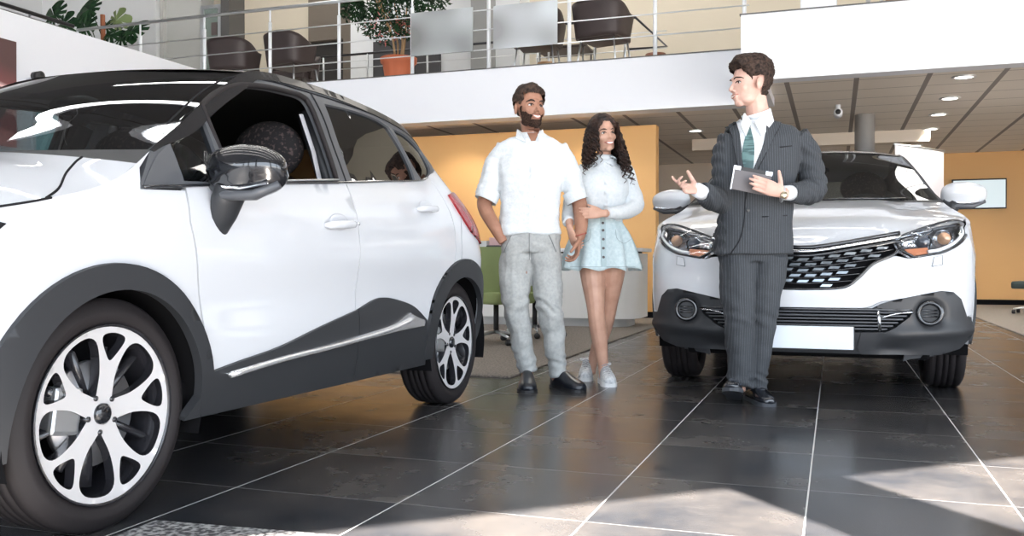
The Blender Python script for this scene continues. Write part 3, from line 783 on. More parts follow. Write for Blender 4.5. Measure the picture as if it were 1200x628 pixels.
def tyre_bm(R, wd, rr=.248):
    bm = NB(); h = wd/2
    prof = [(rr, -h*.80), (rr+.012, -h*.92), (rr+.035, -h*1.0), (R-.035, -h*.98), (R-.010, -h*.86), (R-.003, -h*.74)]
    g = [(-.74, 0), (-.50, 0), (-.49, .008), (-.44, .008), (-.43, -.0), (-.17, -.001), (-.16, .008), (-.11, .008), (-.10, -.001)]
    for a, d in g[1:]: prof.append((R-d, a*h))
    for a, d in g[::-1]: prof.append((R-d, -a*h))
    prof += [(R-.010, h*.86), (R-.035, h*.98), (rr+.035, h*1.0), (rr+.012, h*.92), (rr, h*.80)]
    lathe(bm, prof, 72, axis='x', close=False)
    # inner closing
    return fixn(bm)
def polar(r, a): return (r*math.cos(math.radians(a)), r*math.sin(math.radians(a)))
def rim_bm(style, R=.247):
    """returns face plate with holes, axis x, outer side +x"""
    out = [polar(R, 360*k/72) for k in range(72)]
    holes = []
    for k in range(5):
        c = 90+36+72*k
        if style == 'y':
            H = [polar(.050, c), polar(.070, c+14), polar(.105, c+21), polar(.150, c+21), polar(.186, c+18), polar(.204, c+11), polar(.207, c), polar(.204, c-11), polar(.186, c-18), polar(.150, c-21), polar(.105, c-21), polar(.070, c-14)]
            holes.append(crspline([h for h in H], True, 3))
            c2 = c+36
            H = [polar(.135, c2), polar(.150, c2+6), polar(.186, c2+11.5), polar(.202, c2+9.5), polar(.206, c2), polar(.202, c2-9.5), polar(.186, c2-11.5), polar(.150, c2-6)]
            holes.append(crspline(H, True, 3))
    q = R/.222; holes = [[(a*q, b*q) for a, b in h] for h in holes]
    def s3(y, z):
        r = math.hypot(y, z)
        return (.0 - .018*(1-(r/R)**2) + (.012 if r < .04 else 0)*0, y, z)
    return out, holes, s3
def wheel(parent, x, u, R, wd, sx, name='wheel', detailed=True):
    w = bpy.data.objects.new(name, None); w.location = (x, u, R); w.scale = (1, 1, 1); w.rotation_euler = (math.radians(-9), 0, 0 if sx > 0 else PI); link(w, parent)
    obj('tyre', tyre_bm(R, wd), RUB, w, True)
    out, holes, s3 = rim_bm('y')
    bm = panel_bm(out, s3, holes=holes, step=.02, skirt=.032, sg=1)
    bmesh.ops.translate(bm, verts=bm.verts[:], vec=(wd/2-.012, 0, 0))
    for f in bm.faces:
        f.material_index = 1 if f.tag else 0
    o = obj('rim_spokes', bm, [ALLOY, ALLOYD], w)
    for p in o.data.polygons: p.use_smooth = p.material_index == 0
    bm = NB(); lathe(bm, [(.228, -wd/2+.02), (.228, wd/2-.045), (.246, wd/2-.02), (.254, wd/2-.010), (.252, wd/2-.002), (.246, wd/2-.010)], 60, axis='x', close=False); fixn(bm); obj('rim_barrel', bm, ALLOYD, w, True)
    bm = NB(); lathe(bm, [(0, -wd/2+.03), (.225, -wd/2+.03)], 40, axis='x', close=False); obj('wheel_back', bm, DARK, w)
    bm = NB(); lathe(bm, [(.05, 0), (.15, 0), (.15, .022), (.05, .022)], 48, axis='x', center=(.02, 0, 0), close=False); fixn(bm); obj('brake_disc', bm, DISC, w, True)
    bm = NB(); box(bm, .0, .07, -.17, -.07, -.06, .07); fixn(bm); bevel(bm, .012, 2); obj('brake_caliper', bm, STEEL, w)
    bm = NB(); lathe(bm, [(0, .006), (.022, .006), (.03, 0), (.03, -.03), (0, -.03)], 28, axis='x', center=(wd/2-.022, 0, 0), close=False); fixn(bm); obj('hub_cap', bm, BLACKP, w, True)
    for k in range(5):
        a = math.radians(90+36+72*k)
        bm = NB(); lathe(bm, [(0, .004), (.008, .002), (.009, -.03)], 10, axis='x', center=(wd/2-.028, .052*math.cos(a), .052*math.sin(a)), close=False); obj('wheel_bolt', bm, ALLOYD, w, True)
    # dark hollow arms behind the face plate
    bm = NB()
    for k in range(5):
        a = math.radians(90+36+72*k+36)
        tube(bm, [(wd/2-.06, .05*math.cos(a), .05*math.sin(a)), (wd/2-.055, .19*math.cos(a), .19*math.sin(a))], .014, 8)
        a = math.radians(90+36+72*k)
        tube(bm, [(wd/2-.075, .05*math.cos(a), .05*math.sin(a)), (wd/2-.065, .205*math.cos(a), .205*math.sin(a))], [(.022, .014), (.03, .012)], 8)
    fixn(bm); obj('inner_spokes', bm, ALLOYD, w, True)
    return w

def seat(parent, x, u, z=.35):
    s = bpy.data.objects.new('car_seat', None); s.location = (x, u, z); link(s, parent)
    obj('seat_cushion', rbox(-.26, .26, -.25, .28, .0, .16, .05), SEATF, s, angle=1)
    bm = NB(); tube(bm, [(0, .22, .10), (0, .27, .35), (0, .35, .62), (0, .38, .70)], [(.24, .07), (.25, .085), (.23, .07), (.16, .05)], 24, up=Vector((1, 0, 0))); 
    fixn(bm); obj('seat_backrest', bm, SEATP, s, True)
    bm = NB(); ellipsoid(bm, (0, .385, .80), (.175, .075, .13), 24, 14); obj('headrest', bm, SEATP, s, True)
    bm = NB(); tube(bm, [(-.05, .37, .66), (-.05, .385, .8)], .007, 6); tube(bm, [(.05, .37, .66), (.05, .385, .8)], .007, 6); fixn(bm); obj('headrest_post', bm, STEEL, s, True)
    return s

def mirror_part(root, sx, C, cap_m):
    """door mirror: C = (x, u, z) of the housing centre on the left (+x) side"""
    m = bpy.data.objects.new('side_mirror', None); m.location = (sx*C[0], C[1], C[2]); link(m, root)
    bm = NB(); vs = ellipsoid(bm, (0, 0, 0), (.142, .08, .088), 32, 20)
    for v in bm.verts:
        x, y, z = v.co
        # squarer, flat towards the rear (+u), tapering outwards below
        v.co.x = math.copysign(abs(x/.142)**.74, x)*.142
        v.co.z = math.copysign(abs(z/.088)**.78, z)*.088
        if y > .02: v.co.y = .02+(y-.02)*.15
        v.co.z *= 1-.16*max(0, v.co.x*sx/.125)
        if z < 0: v.co.y += .012
    fixn(bm)
    obj('mirror_cap', bm, cap_m, m, True)
    bm = NB(); pts = [(-.125, -.015, -.035), (-.05, -.035, -.076), (.05, -.03, -.078), (.128, -.01, -.045)]
    tube(bm, [(sx*a, b, c) for a, b, c in pts], [(.015, .02), (.03, .02), (.03, .018), (.012, .014)], 10); fixn(bm); obj('lower_shell', bm, PLASTG, m, True)
    bm = NB(); tube(bm, [(sx*.11, -.05, -.045), (sx*.02, -.062, -.058), (sx*-.06, -.055, -.052)], .006, 6); obj('indicator_strip', bm, CHROME, m, True)
    bm = NB(); tube(bm, [(sx*-.055, .0, -.05), (sx*-.075, .0, -.09), (sx*-.10, .01, -.14), (sx*-.125, .02, -.19)], [(.065, .045), (.06, .045), (.05, .04), (.028, .028)], 16); fixn(bm); obj('mirror_stalk', bm, PLAST, m, True)
    bm = NB(); ellipsoid(bm, (0, .033, 0), (.10, .004, .062), 24, 10); obj('mirror_glass', bm, CHROME, m, True)
    return m

# ---------------------------------------------------------------- near car: white crossover with black roof
CHROMEW = mat('satin_chrome', (.92, .93, .95), .22, metal=.75)
def near_car():
    root = empty('car', (-2.76, 1.955, 0), 0, 'white crossover car with black roof, side mirror and open front window, nearest the viewer', 'car', 'cars on show')
    S = CarShape(
        [(.15, .80), (.27, .845), (.45, .872), (.62, .880), (.80, .888), (.92, .884), (.99, .868), (1.06, .842), (1.25, .755), (1.46, .655), (1.56, .58)],
        [(.15, -.60), (.3, -.70), (.5, -.74), (.7, -.72), (.86, -.66), (.95, -.5)],
        [(.2, 3.08), (.35, 3.17), (.55, 3.20), (.75, 3.18), (.92, 3.13), (1.03, 3.06), (1.12, 2.97), (1.25, 2.84), (1.40, 2.70), (1.5, 2.60)],
        .52, .50,
        [(-.56, .82), (-.4, .868), (-.2, .912), (0, .962), (.15, 1.03), (.25, 1.095), (.40, 1.175), (.6, 1.295), (.80, 1.402), (.967, 1.478), (1.1, 1.505), (1.25, 1.52), (1.58, 1.528), (1.96, 1.508), (2.28, 1.462), (2.50, 1.40), (2.62, 1.33)])
    T = S.top
    def topline(a, b, n=24): return [(a+(b-a)*k/n, T(a+(b-a)*k/n)) for k in range(n+1)]
    FA, RA = .072, 2.55
    ZF = .327
    for sx in (1, -1):
        sd = S.side(sx); sg = -sx if False else (1 if sx > 0 else -1)
        sg = -sg if False else sg
        K = dict(step=.05, skirt=.02, sg=sg)
        # white panels -------------------------------------------------
        af = arc(FA, ZF, .375, 8, 172)[::-1]      # from front side over to rear side
        fend = [(-.53, .30, 1)] + [(-.375, .30, 1)] + [p for p in arc(FA, ZF, .375, 180, -2, 24)] + [(.44, .28, 1), (.462, .43), (.400, .667), (.352, .879), (.350, .975, 1), (.155, .965, 1), (.175, 1.03), (.245, 1.088, 1)] + topline(.22, -.53, 20)[1:] + [(-.53, .85, 1)]
        panel('front_fender', sm([fend[0], fend[1]], 1) + fend[2:] if False else [p[:2] for p in fend], sd, WHITEP, root, **K)
        d1 = [(.470, .28), (.470, .43), (.408, .667), (.360, .879), (.358, .990)] + crspline([(.358, .990), (.729, 1.026), (1.05, 1.057), (1.398, 1.090)], False, 5)[1:] + [(1.404, .95), (1.407, .78), (1.410, .44), (1.405, .28)]
        panel('front_door', d1, sd, WHITEP, root, **K)
        ar = arc(RA, ZF, .375, 182, 60, 16)
        d2 = [(1.413, .28), (1.418, .44), (1.415, .78), (1.412, .95), (1.406, 1.092)] + crspline([(1.406, 1.092), (1.8, 1.128), (2.182, 1.165), (2.30, 1.19)], False, 5)[1:] + crspline([(2.33, 1.20), (2.395, 1.11), (2.43, 1.0), (2.425, .84), (2.40, .70)], False, 5) + [p for p in arc(RA, ZF, .375, 108, 182, 10)] + [(2.14, .28)]
        panel('rear_door', d2, sd, WHITEP, root, **K)
        qp = crspline([(2.337, 1.205), (2.403, 1.11), (2.438, 1.0), (2.433, .84), (2.408, .705)], False, 5) + [p for p in arc(RA, ZF, .375, 107, -2, 16)] + [(2.95, .30), (3.0, .5), (2.98, .72), (2.93, .88), (2.86, 1.0), (2.76, 1.10), (2.685, 1.20), (2.62, 1.30), (2.575, 1.36)] + crspline([(2.53, 1.35), (2.47, 1.25), (2.41, 1.225), (2.36, 1.215)], False, 4)
        panel('rear_quarter_panel', qp, sd, WHITEP, root, **K)
        # roof rail / frame in black with window openings
        o1 = [(.155, .965), (.16, .985), (.245, 1.09)] + topline(.26, 2.52, 50) + [(2.575, 1.36), (2.53, 1.345), (2.47, 1.245), (2.36, 1.212), (2.30, 1.188), (2.182, 1.163), (1.8, 1.126), (1.398, 1.086), (1.05, 1.055), (.729, 1.024), (.350, .985)]
        wq = sm([(.345, 1.005, 1), (.345, 1.16, 1), (.56, 1.275, 1), (.575, 1.21), (.560, 1.018, 1)], 3)
        wf = sm([(.610, 1.022, 1), (.595, 1.285, 1), (.70, 1.345), (.85, 1.405), (1.05, 1.440), (1.22, 1.452), (1.335, 1.452), (1.372, 1.415), (1.365, 1.25), (1.335, 1.088, 1)], 4)
        wr = sm([(1.455, 1.100, 1), (1.505, 1.445, 1), (1.75, 1.458), (1.98, 1.452), (2.09, 1.428, 1), (2.14, 1.33), (2.155, 1.24), (2.135, 1.160, 1)], 4)
        wb = sm([(2.13, 1.425, 1), (2.28, 1.405), (2.42, 1.345, 1), (2.41, 1.26), (2.345, 1.21), (2.22, 1.175, 1), (2.185, 1.25)], 4)
        panel('window_frame', o1, sd, PLASTG, root, holes=(wq, wf, wr, wb), step=.045, skirt=.03, sg=sg, off=.002)
        # glossy roof edge and pillar strips
        strip_line = [(u, T(u)-.012) for u in [.27+2.22*k/50 for k in range(51)]]
        bm = NB(); 
        up = topline(.24, 2.54, 50); lo = [(u+.02 if u < 1 else u, z-(.045*max(.08, min(1, (u-.24)/.25)) if u < .95 else .035)) for u, z in up][::-1]
        na = 21; panel('roof_edge', up[:na+1]+lo[-na-1:], sd, BLACKP, root, step=.03, skirt=.004, off=.006, sg=sg)
        up, lo = up[na:], lo[:-na]
        panel('roof_edge', up+lo, sd, mat('satin_black_paint', (.016, .015, .015), .42, coat=.08), root, step=.03, skirt=.004, off=.006, sg=sg)
        # dark channels around the door windows
        fr = crspline([(.375, 1.19), (.56, 1.302), (.70, 1.375), (.87, 1.44), (1.1, 1.470), (1.33, 1.478), (1.8, 1.480), (2.1, 1.462)], False, 6)
        strip('door_seam', fr, sd, TRIMGAP, root, r=.0035, off=.002, sg=sg)
        strip('door_seam', crspline([(1.402, 1.092), (1.42, 1.25), (1.432, 1.36), (1.425, 1.475)], False, 5), sd, TRIMGAP, root, r=.0045, off=.002, sg=sg)
        strip('window_channel', [w for w in wf]+[wf[0]], sd, RUB, root, r=.012, off=-.002, sg=sg)
        strip('belt_trim', crspline([(.165, .972), (.35, .990), (.729, 1.027), (1.05, 1.058), (1.398, 1.090), (1.8, 1.129), (2.182, 1.165), (2.3, 1.19)], False, 5), sd, BLACKP, root, r=.011, off=.002, sg=sg, flat=.5)
        strip('belt_highlight', crspline([(.60, 1.022), (.729, 1.034), (1.05, 1.065), (1.33, 1.092)], False, 5), sd, STEEL, root, r=.004, off=.010, sg=sg)
        # glass
        panel('quarter_glass', wq, sd, GLASS_M, root, off=-.012, skirt=0, step=.05, sg=sg)
        panel('rear_door_glass', wr, sd, GLASS_D, root, off=-.010, skirt=0, step=.05, sg=sg)
        if sx < 0: panel('front_door_glass', wf, sd, GLASS_M, root, off=-.010, skirt=0, step=.05, sg=sg)
        panel('rear_quarter_glass', wb, sd, GLASS_D, root, off=-.010, skirt=0, step=.05, sg=sg)
        # sail patch under the mirror
        panel('mirror_sail', sm([(.162, .968, 1), (.352, .984, 1), (.345, 1.125, 1), (.27, 1.08, 1), (.20, 1.015)], 3), sd, PLASTG, root, off=.005, skirt=.01, step=.04, sg=sg)
        # cladding ------------------------------------------------------
        ring = arc(FA-.025, ZF-.01, .436, 188, -6, 40) + arc(FA, ZF, .352, -8, 190, 40)
        ring = [(x, max(z, .25)) for x, z in ring]
        panel('arch_cladding', ring, sd, PLAST, root, off=.016, skirt=.03, step=.03, sg=sg)
        ring = arc(RA, ZF-.0, .450, 186, -8, 40) + arc(RA, ZF, .352, -8, 188, 40)
        ring = [(x, max(z, .25)) for x, z in ring]
        panel('arch_cladding', ring, sd, PLAST, root, off=.016, skirt=.03, step=.03, sg=sg)
        sill = [(.36, .265), (.44, .265), (1.412, .258), (1.412, .556)] + crspline([(1.412, .556), (1.12, .505), (.849, .452), (.62, .424), (.458, .402)], False, 4) + [(.445, .35)]
        panel('sill_cladding', sill, sd, PLAST, root, off=.014, skirt=.03, step=.035, sg=sg)
        sill2 = [(1.418, .258), (2.13, .255), (2.085, .40), (2.09, .47)] + crspline([(2.09, .475), (1.95, .545), (1.806, .580), (1.66, .600), (1.559, .592), (1.418, .557)], False, 5)
        panel('sill_cladding', sill2, sd, PLAST, root, off=.014, skirt=.03, step=.035, sg=sg)
        ch = crspline([(.533, .392), (.85, .418), (1.2, .437), (1.5, .458), (1.72, .480), (1.877, .520)], False, 5) + [(1.95, .497), (2.04, .478)] + crspline([(2.035, .452), (1.8, .448), (1.5, .433), (1.2, .418), (.85, .404), (.56, .385)], False, 5)
        panel('chrome_strip', ch, sd, CHROMEW, root, off=.026, skirt=.014, step=.03, sg=sg); strip('chrome_ridge', crspline([(.545, .389), (.85, .412), (1.2, .428), (1.5, .446), (1.72, .464), (1.90, .492)], False, 5), sd, CHROMEW, root, r=.011, off=.028, sg=sg, n=10)
        # bumper corner cladding
        panel('bumper_cladding', [(-.53, .26), (-.36, .26), (-.40, .40), (-.47, .50), (-.53, .52)], sd, PLAST, root, off=.012, skirt=.03, step=.04, sg=sg)
        panel('bumper_cladding', [(2.93, .28), (3.02, .30), (3.02, .60), (2.92, .58), (2.985, .36)], sd, PLAST, root, off=.012, skirt=.03, step=.03, sg=sg)
        # seams
        strip('hood_seam', [(u, T(u)-.001) for u in [-.53+.36*k/20 for k in range(21)]], sd, TRIMGAP, root, r=.0035, off=.001, sg=sg)
        strip('quarter_seam', crspline([(2.50, .76), (2.52, .90), (2.56, 1.0), (2.64, 1.08)], False, 5), sd, mat('seam_grey', (.3, .32, .34), .6), root, r=.0016, off=.001, sg=sg)
        # tail lamp
        panel('tail_lamp', sm([(2.49, 1.115, 1), (2.60, 1.13), (2.74, 1.07), (2.84, .96), (2.85, .86, 1), (2.66, .92), (2.55, 1.02)], 3), sd, REDG, root, off=.012, skirt=.02, step=.03, sg=sg)
        # headlamp edge
        panel('headlamp', sm([(-.53, .70, 1), (-.40, .77), (-.30, .845, 1), (-.42, .865), (-.53, .82, 1)], 3), sd, BLACKP, root, off=.008, skirt=.02, step=.03, sg=sg)
        # handles
        for (u, z) in ((1.25, .905), (2.13, 1.018)):
            h = bpy.data.objects.new('door_handle', None); link(h, root)
            x0 = S.half(u, z)
            h.location = (sx*x0, u, z)
            bm = NB(); n = 12
            tube(bm, [(sx*(.0+.034*math.sin(PI*min(1, max(0, k/n)))**.5), -.11+.22*k/n, -.004+.012*k/n) for k in range(n+1)], [(.013 if 0 < k < n else .008, .016 if 0 < k < n else .008) for k in range(n+1)], 12); fixn(bm)
            obj('grip', bm, WHITEP, h, True)
            bm = NB(); ellipsoid(bm, (0, 0, .012), (.006, .075, .034), 20, 12); obj('handle_recess', bm, mat('recess_shade_paint', (.62, .64, .68), .3, coat=1), h, True)
            if u < 2:
                bm = NB(); lathe(bm, [(0, .0), (.006, 0), (.006, -.004)], 12, axis='x', center=(sx*.047, .085, .008), close=False); obj('keyhole', bm, CHROME, h, True)
        # wheel housing liner
        for ua in (FA, RA):
            bm = NB(); lathe(bm, [(.372, .55), (.372, .86)], 40, axis='x', close=False)
            for f in list(bm.faces):
                if f.calc_center_median().z < -.12: bm.faces.remove(f)
            for v in bm.verts: v.co.x *= sx
            lo = NB
            obj('wheel_liner', bm, DARK, root, True, loc=(0, ua, ZF))
            bm = NB(); lathe(bm, [(0, .54), (.372, .54)], 40, axis='x', close=False)
            for v in bm.verts: v.co.x *= sx; v.co.z = max(v.co.z, -.12)
            obj('wheel_liner', bm, DARK, root, loc=(0, ua, ZF))
            wheel(root, sx*(.885-.145), ua, ZF, .205, sx)
    # mirrors
    mirror_part(root, 1, (.99, .50, 1.045), BLACKP); mirror_part(root, -1, (.99, .50, 1.045), BLACKP)
    # hood, windshield, roof, tailgate -----------------------------------
    def C(u, z=None):
        z = T(u) if z is None else z
        return S.half(u, z), u, z
    rows = []
    fdu = lerp_t([(-.54, -.14), (-.30, -.19), (-.05, -.22), (.17, -.24)]); fdz = lerp_t([(-.54, .075), (-.30, .105), (-.05, .105), (.17, .035)])
    for k in range(9):
        u = -.54+.71*k/8; w, uu, z = C(u); rows.append((w, uu, z, uu+fdu(u), z+fdz(u), 3.1, 2.35))
    bm = loft_rows(rows, nr=3); fixn(bm); bm.verts.ensure_lookup_table()
    for mir in (0, 1):
        Q = []
        for i, k in crspline([(12, 28), (15, 27.5), (19, 26.6), (22, 26.1), (24, 25.9)], False, 5):
            i0, k0 = min(23, int(i)), min(27, int(k)); a, b = i-i0, k-k0
            g = lambda ii, kk: bm.verts[ii*29+(28-kk if mir else kk)].co
            Q.append((g(i0, k0)*(1-a)*(1-b)+g(i0+1, k0)*a*(1-b)+g(i0, k0+1)*(1-a)*b+g(i0+1, k0+1)*a*b)+Vector((0, 0, .001)))
        b2 = NB(); tube(b2, Q, .0035, 6); obj('hood_seam', b2, TRIMGAP, root, True)
    obj('hood', bm, WHITEP, root, True)
    rows = []
    for u, du, dz in ((.245, -.27, -.015), (.45, -.24, -.005), (.70, -.20, .005), (.967, -.16, .010)):
        w, uu, z = C(u); rows.append((w-.004, uu, z, uu+du, z+dz, 2.2, 2.0))
    bm = loft_rows(rows); fixn(bm); obj('windshield', bm, GLASS_M, root, True)
    rows = []
    w, uu, z = C(.17); rows.append((w, uu, z, uu-.24, z+.035, 3.1, 2.35)); w, uu, z = C(.245); rows.append((w, uu, z, uu-.27, z-.015, 2.2, 2.0)); rows = rows[:2]
    bm = loft_rows(rows, nr=2); fixn(bm); obj('cowl_trim', bm, PLAST, root, True)
    rows = []
    for u, du, dz in ((.967, -.16, .010), (1.12, -.10, .020), (1.35, -.03, .035), (1.7, 0, .055), (2.1, .03, .055), (2.35, .06, .045), (2.52, .10, .02)):
        w, uu, z = C(u); rows.append((w+.002, uu, z+.001, uu+du, z+dz, 2.6, 2.4))
    bm = loft_rows(rows); fixn(bm); obj('roof', bm, MATS['satin_black_paint'], root, True)
    # tailgate glass and body
    pts = [(2.575, 1.36), (2.62, 1.30), (2.685, 1.20), (2.76, 1.10)]
    rows = []
    w, uu, z = C(2.52); rows.append((w, uu, z, uu+.10, z+.02, 2.6, 2.4))
    for (u, z), du in zip(pts, (.10, .12, .13, .14)): rows.append((S.half(u, z), u, z, u+du, z, 2.4, 2.4))
    bm = loft_rows(rows); fixn(bm); obj('tailgate_glass', bm, GLASS_D, root, True)
    rows = []
    for u, z, du in ((2.76, 1.10, .14), (2.86, 1.0, .15), (2.93, .88, .16), (2.98, .72, .16), (3.0, .5, .17), (2.95, .30, .15)): rows.append((S.half(u, z), u, z, u+du, z, 2.4, 2.6))
    bm = loft_rows(rows); fixn(bm); obj('tailgate', bm, WHITEP, root, True)
    rows = []
    for u, z, du in ((3.0, .60, .18), (3.02, .45, .18), (2.96, .28, .16)): rows.append((S.half(u, z)+.01, u+.01, z, u+du+.02, z, 2.4, 2.6))
    bm = loft_rows(rows); fixn(bm); obj('rear_bumper_cladding', bm, PLAST, root, True)
    # front face
    fr = S.front()
    panel('front_bumper', [(-.80, .52), (-.4, .50), (0, .49), (.4, .50), (.80, .52), (.80, .70), (.76, .86), (0, .90), (-.76, .86), (-.80, .70)], fr, WHITEP, root, step=.06, sg=1)
    panel('front_bumper_cladding', [(-.78, .26), (.78, .26), (.79, .52), (.4, .50), (0, .49), (-.4, .50), (-.79, .52)], fr, PLAST, root, step=.06, off=.006, sg=1)
    panel('grille', sm([(-.42, .80, 1), (-.3, .70), (0, .66), (.3, .70), (.42, .80, 1), (0, .83)], 4), fr, BLACKP, root, step=.06, off=.012, sg=1)
    for s in (1, -1): panel('headlamp', sm([(s*.45, .80, 1), (s*.60, .71), (s*.80, .70, 1), (s*.79, .82, 1), (s*.6, .84)], 4), fr, GLASS_D, root, step=.06, off=.012, sg=1)
    # interior ------------------------------------------------------------
    obj('underbody', rbox(-.62, .62, -.52, 2.95, .20, .36, .03), DARK, root)
    obj('cabin_floor', rbox(-.80, .80, .40, 2.14, .26, .38, .02), DARK, root)
    obj('engine_bay', rbox(-.52, .52, -.50, .28, .36, .88, .03), DARK, root)
    bm = NB(); box(bm, -.70, .70, .30, .62, .70, .93); fixn(bm); bevel(bm, .06, 3); obj('dashboard', bm, PLAST, root, angle=1)
    bm = NB(); tube(bm, [(.38+.18*math.cos(t), .74+.06*math.sin(t), .90+.17*math.sin(t)) for t in [2*PI*k/28 for k in range(28)]], .014, 8, closed=True); fixn(bm); obj('steering_wheel', bm, PLAST, root, True)
    seat(root, .40, 1.09, .45); seat(root, -.40, 1.09, .45)
    obj('rear_bench', rbox(-.62, .62, 1.75, 2.15, .42, .62, .05), SEATF, root, angle=1)
    bm = rbox(-.62, .62, 2.10, 2.25, .55, 1.06, .05); obj('rear_backrest', bm, SEATF, root, angle=1)
    for x in (-.4, 0, .4):
        bm = NB(); ellipsoid(bm, (x, 2.17, 1.14), (.12, .05, .08), 16, 10); obj('headrest', bm, SEATF, root, True)
    rows = []
    for u in (1.05, 1.3, 1.7, 2.1, 2.4):
        w, uu, z = C(u); rows.append((w-.05, uu, z-.03, uu, z+.005, 2.6, 2.4))
    bm = loft_rows(rows); fixn(bm); obj('headliner', bm, mat('headliner_dark', (.03, .03, .032), .9), root, True)
    obj('door_card', rbox(.76, .82, .5, 2.2, .38, .98, .02), PLAST, root); obj('door_card', rbox(-.82, -.76, .5, 2.2, .38, .98, .02), PLAST, root)
    for sx in (1, -1):
        bm = NB(); tube(bm, [(sx*.78, 1.40, .98), (sx*.69, 1.42, 1.2), (sx*.60, 1.45, 1.40)], [(.03, .04)]*3, 8); fixn(bm); obj('pillar_trim', bm, PLAST, root, True)
        bm = NB(); tube(bm, [(sx*.775, 1.33, .99), (sx*.70, 1.36, 1.22), (sx*.64, 1.36, 1.38)], .011, 4, flat=.2); fixn(bm); obj('seat_belt', bm, mat('belt_webbing', (.42, .42, .44), .7), root)
    bm = NB(); ellipsoid(bm, (0, .78, 1.36), (.13, .03, .04), 18, 10); obj('rear_view_mirror', bm, BLACKP, root, True)
    for x, r in ((.35, .25), (-.25, .22)):
        bm = NB(); tube(bm, [(x, .02, 1.09), (x-.3, -.03, 1.10), (x-.62, .01, 1.10)], .008, 6); fixn(bm); obj('wiper', bm, BLACKP, root, True)
    return root
near_car()

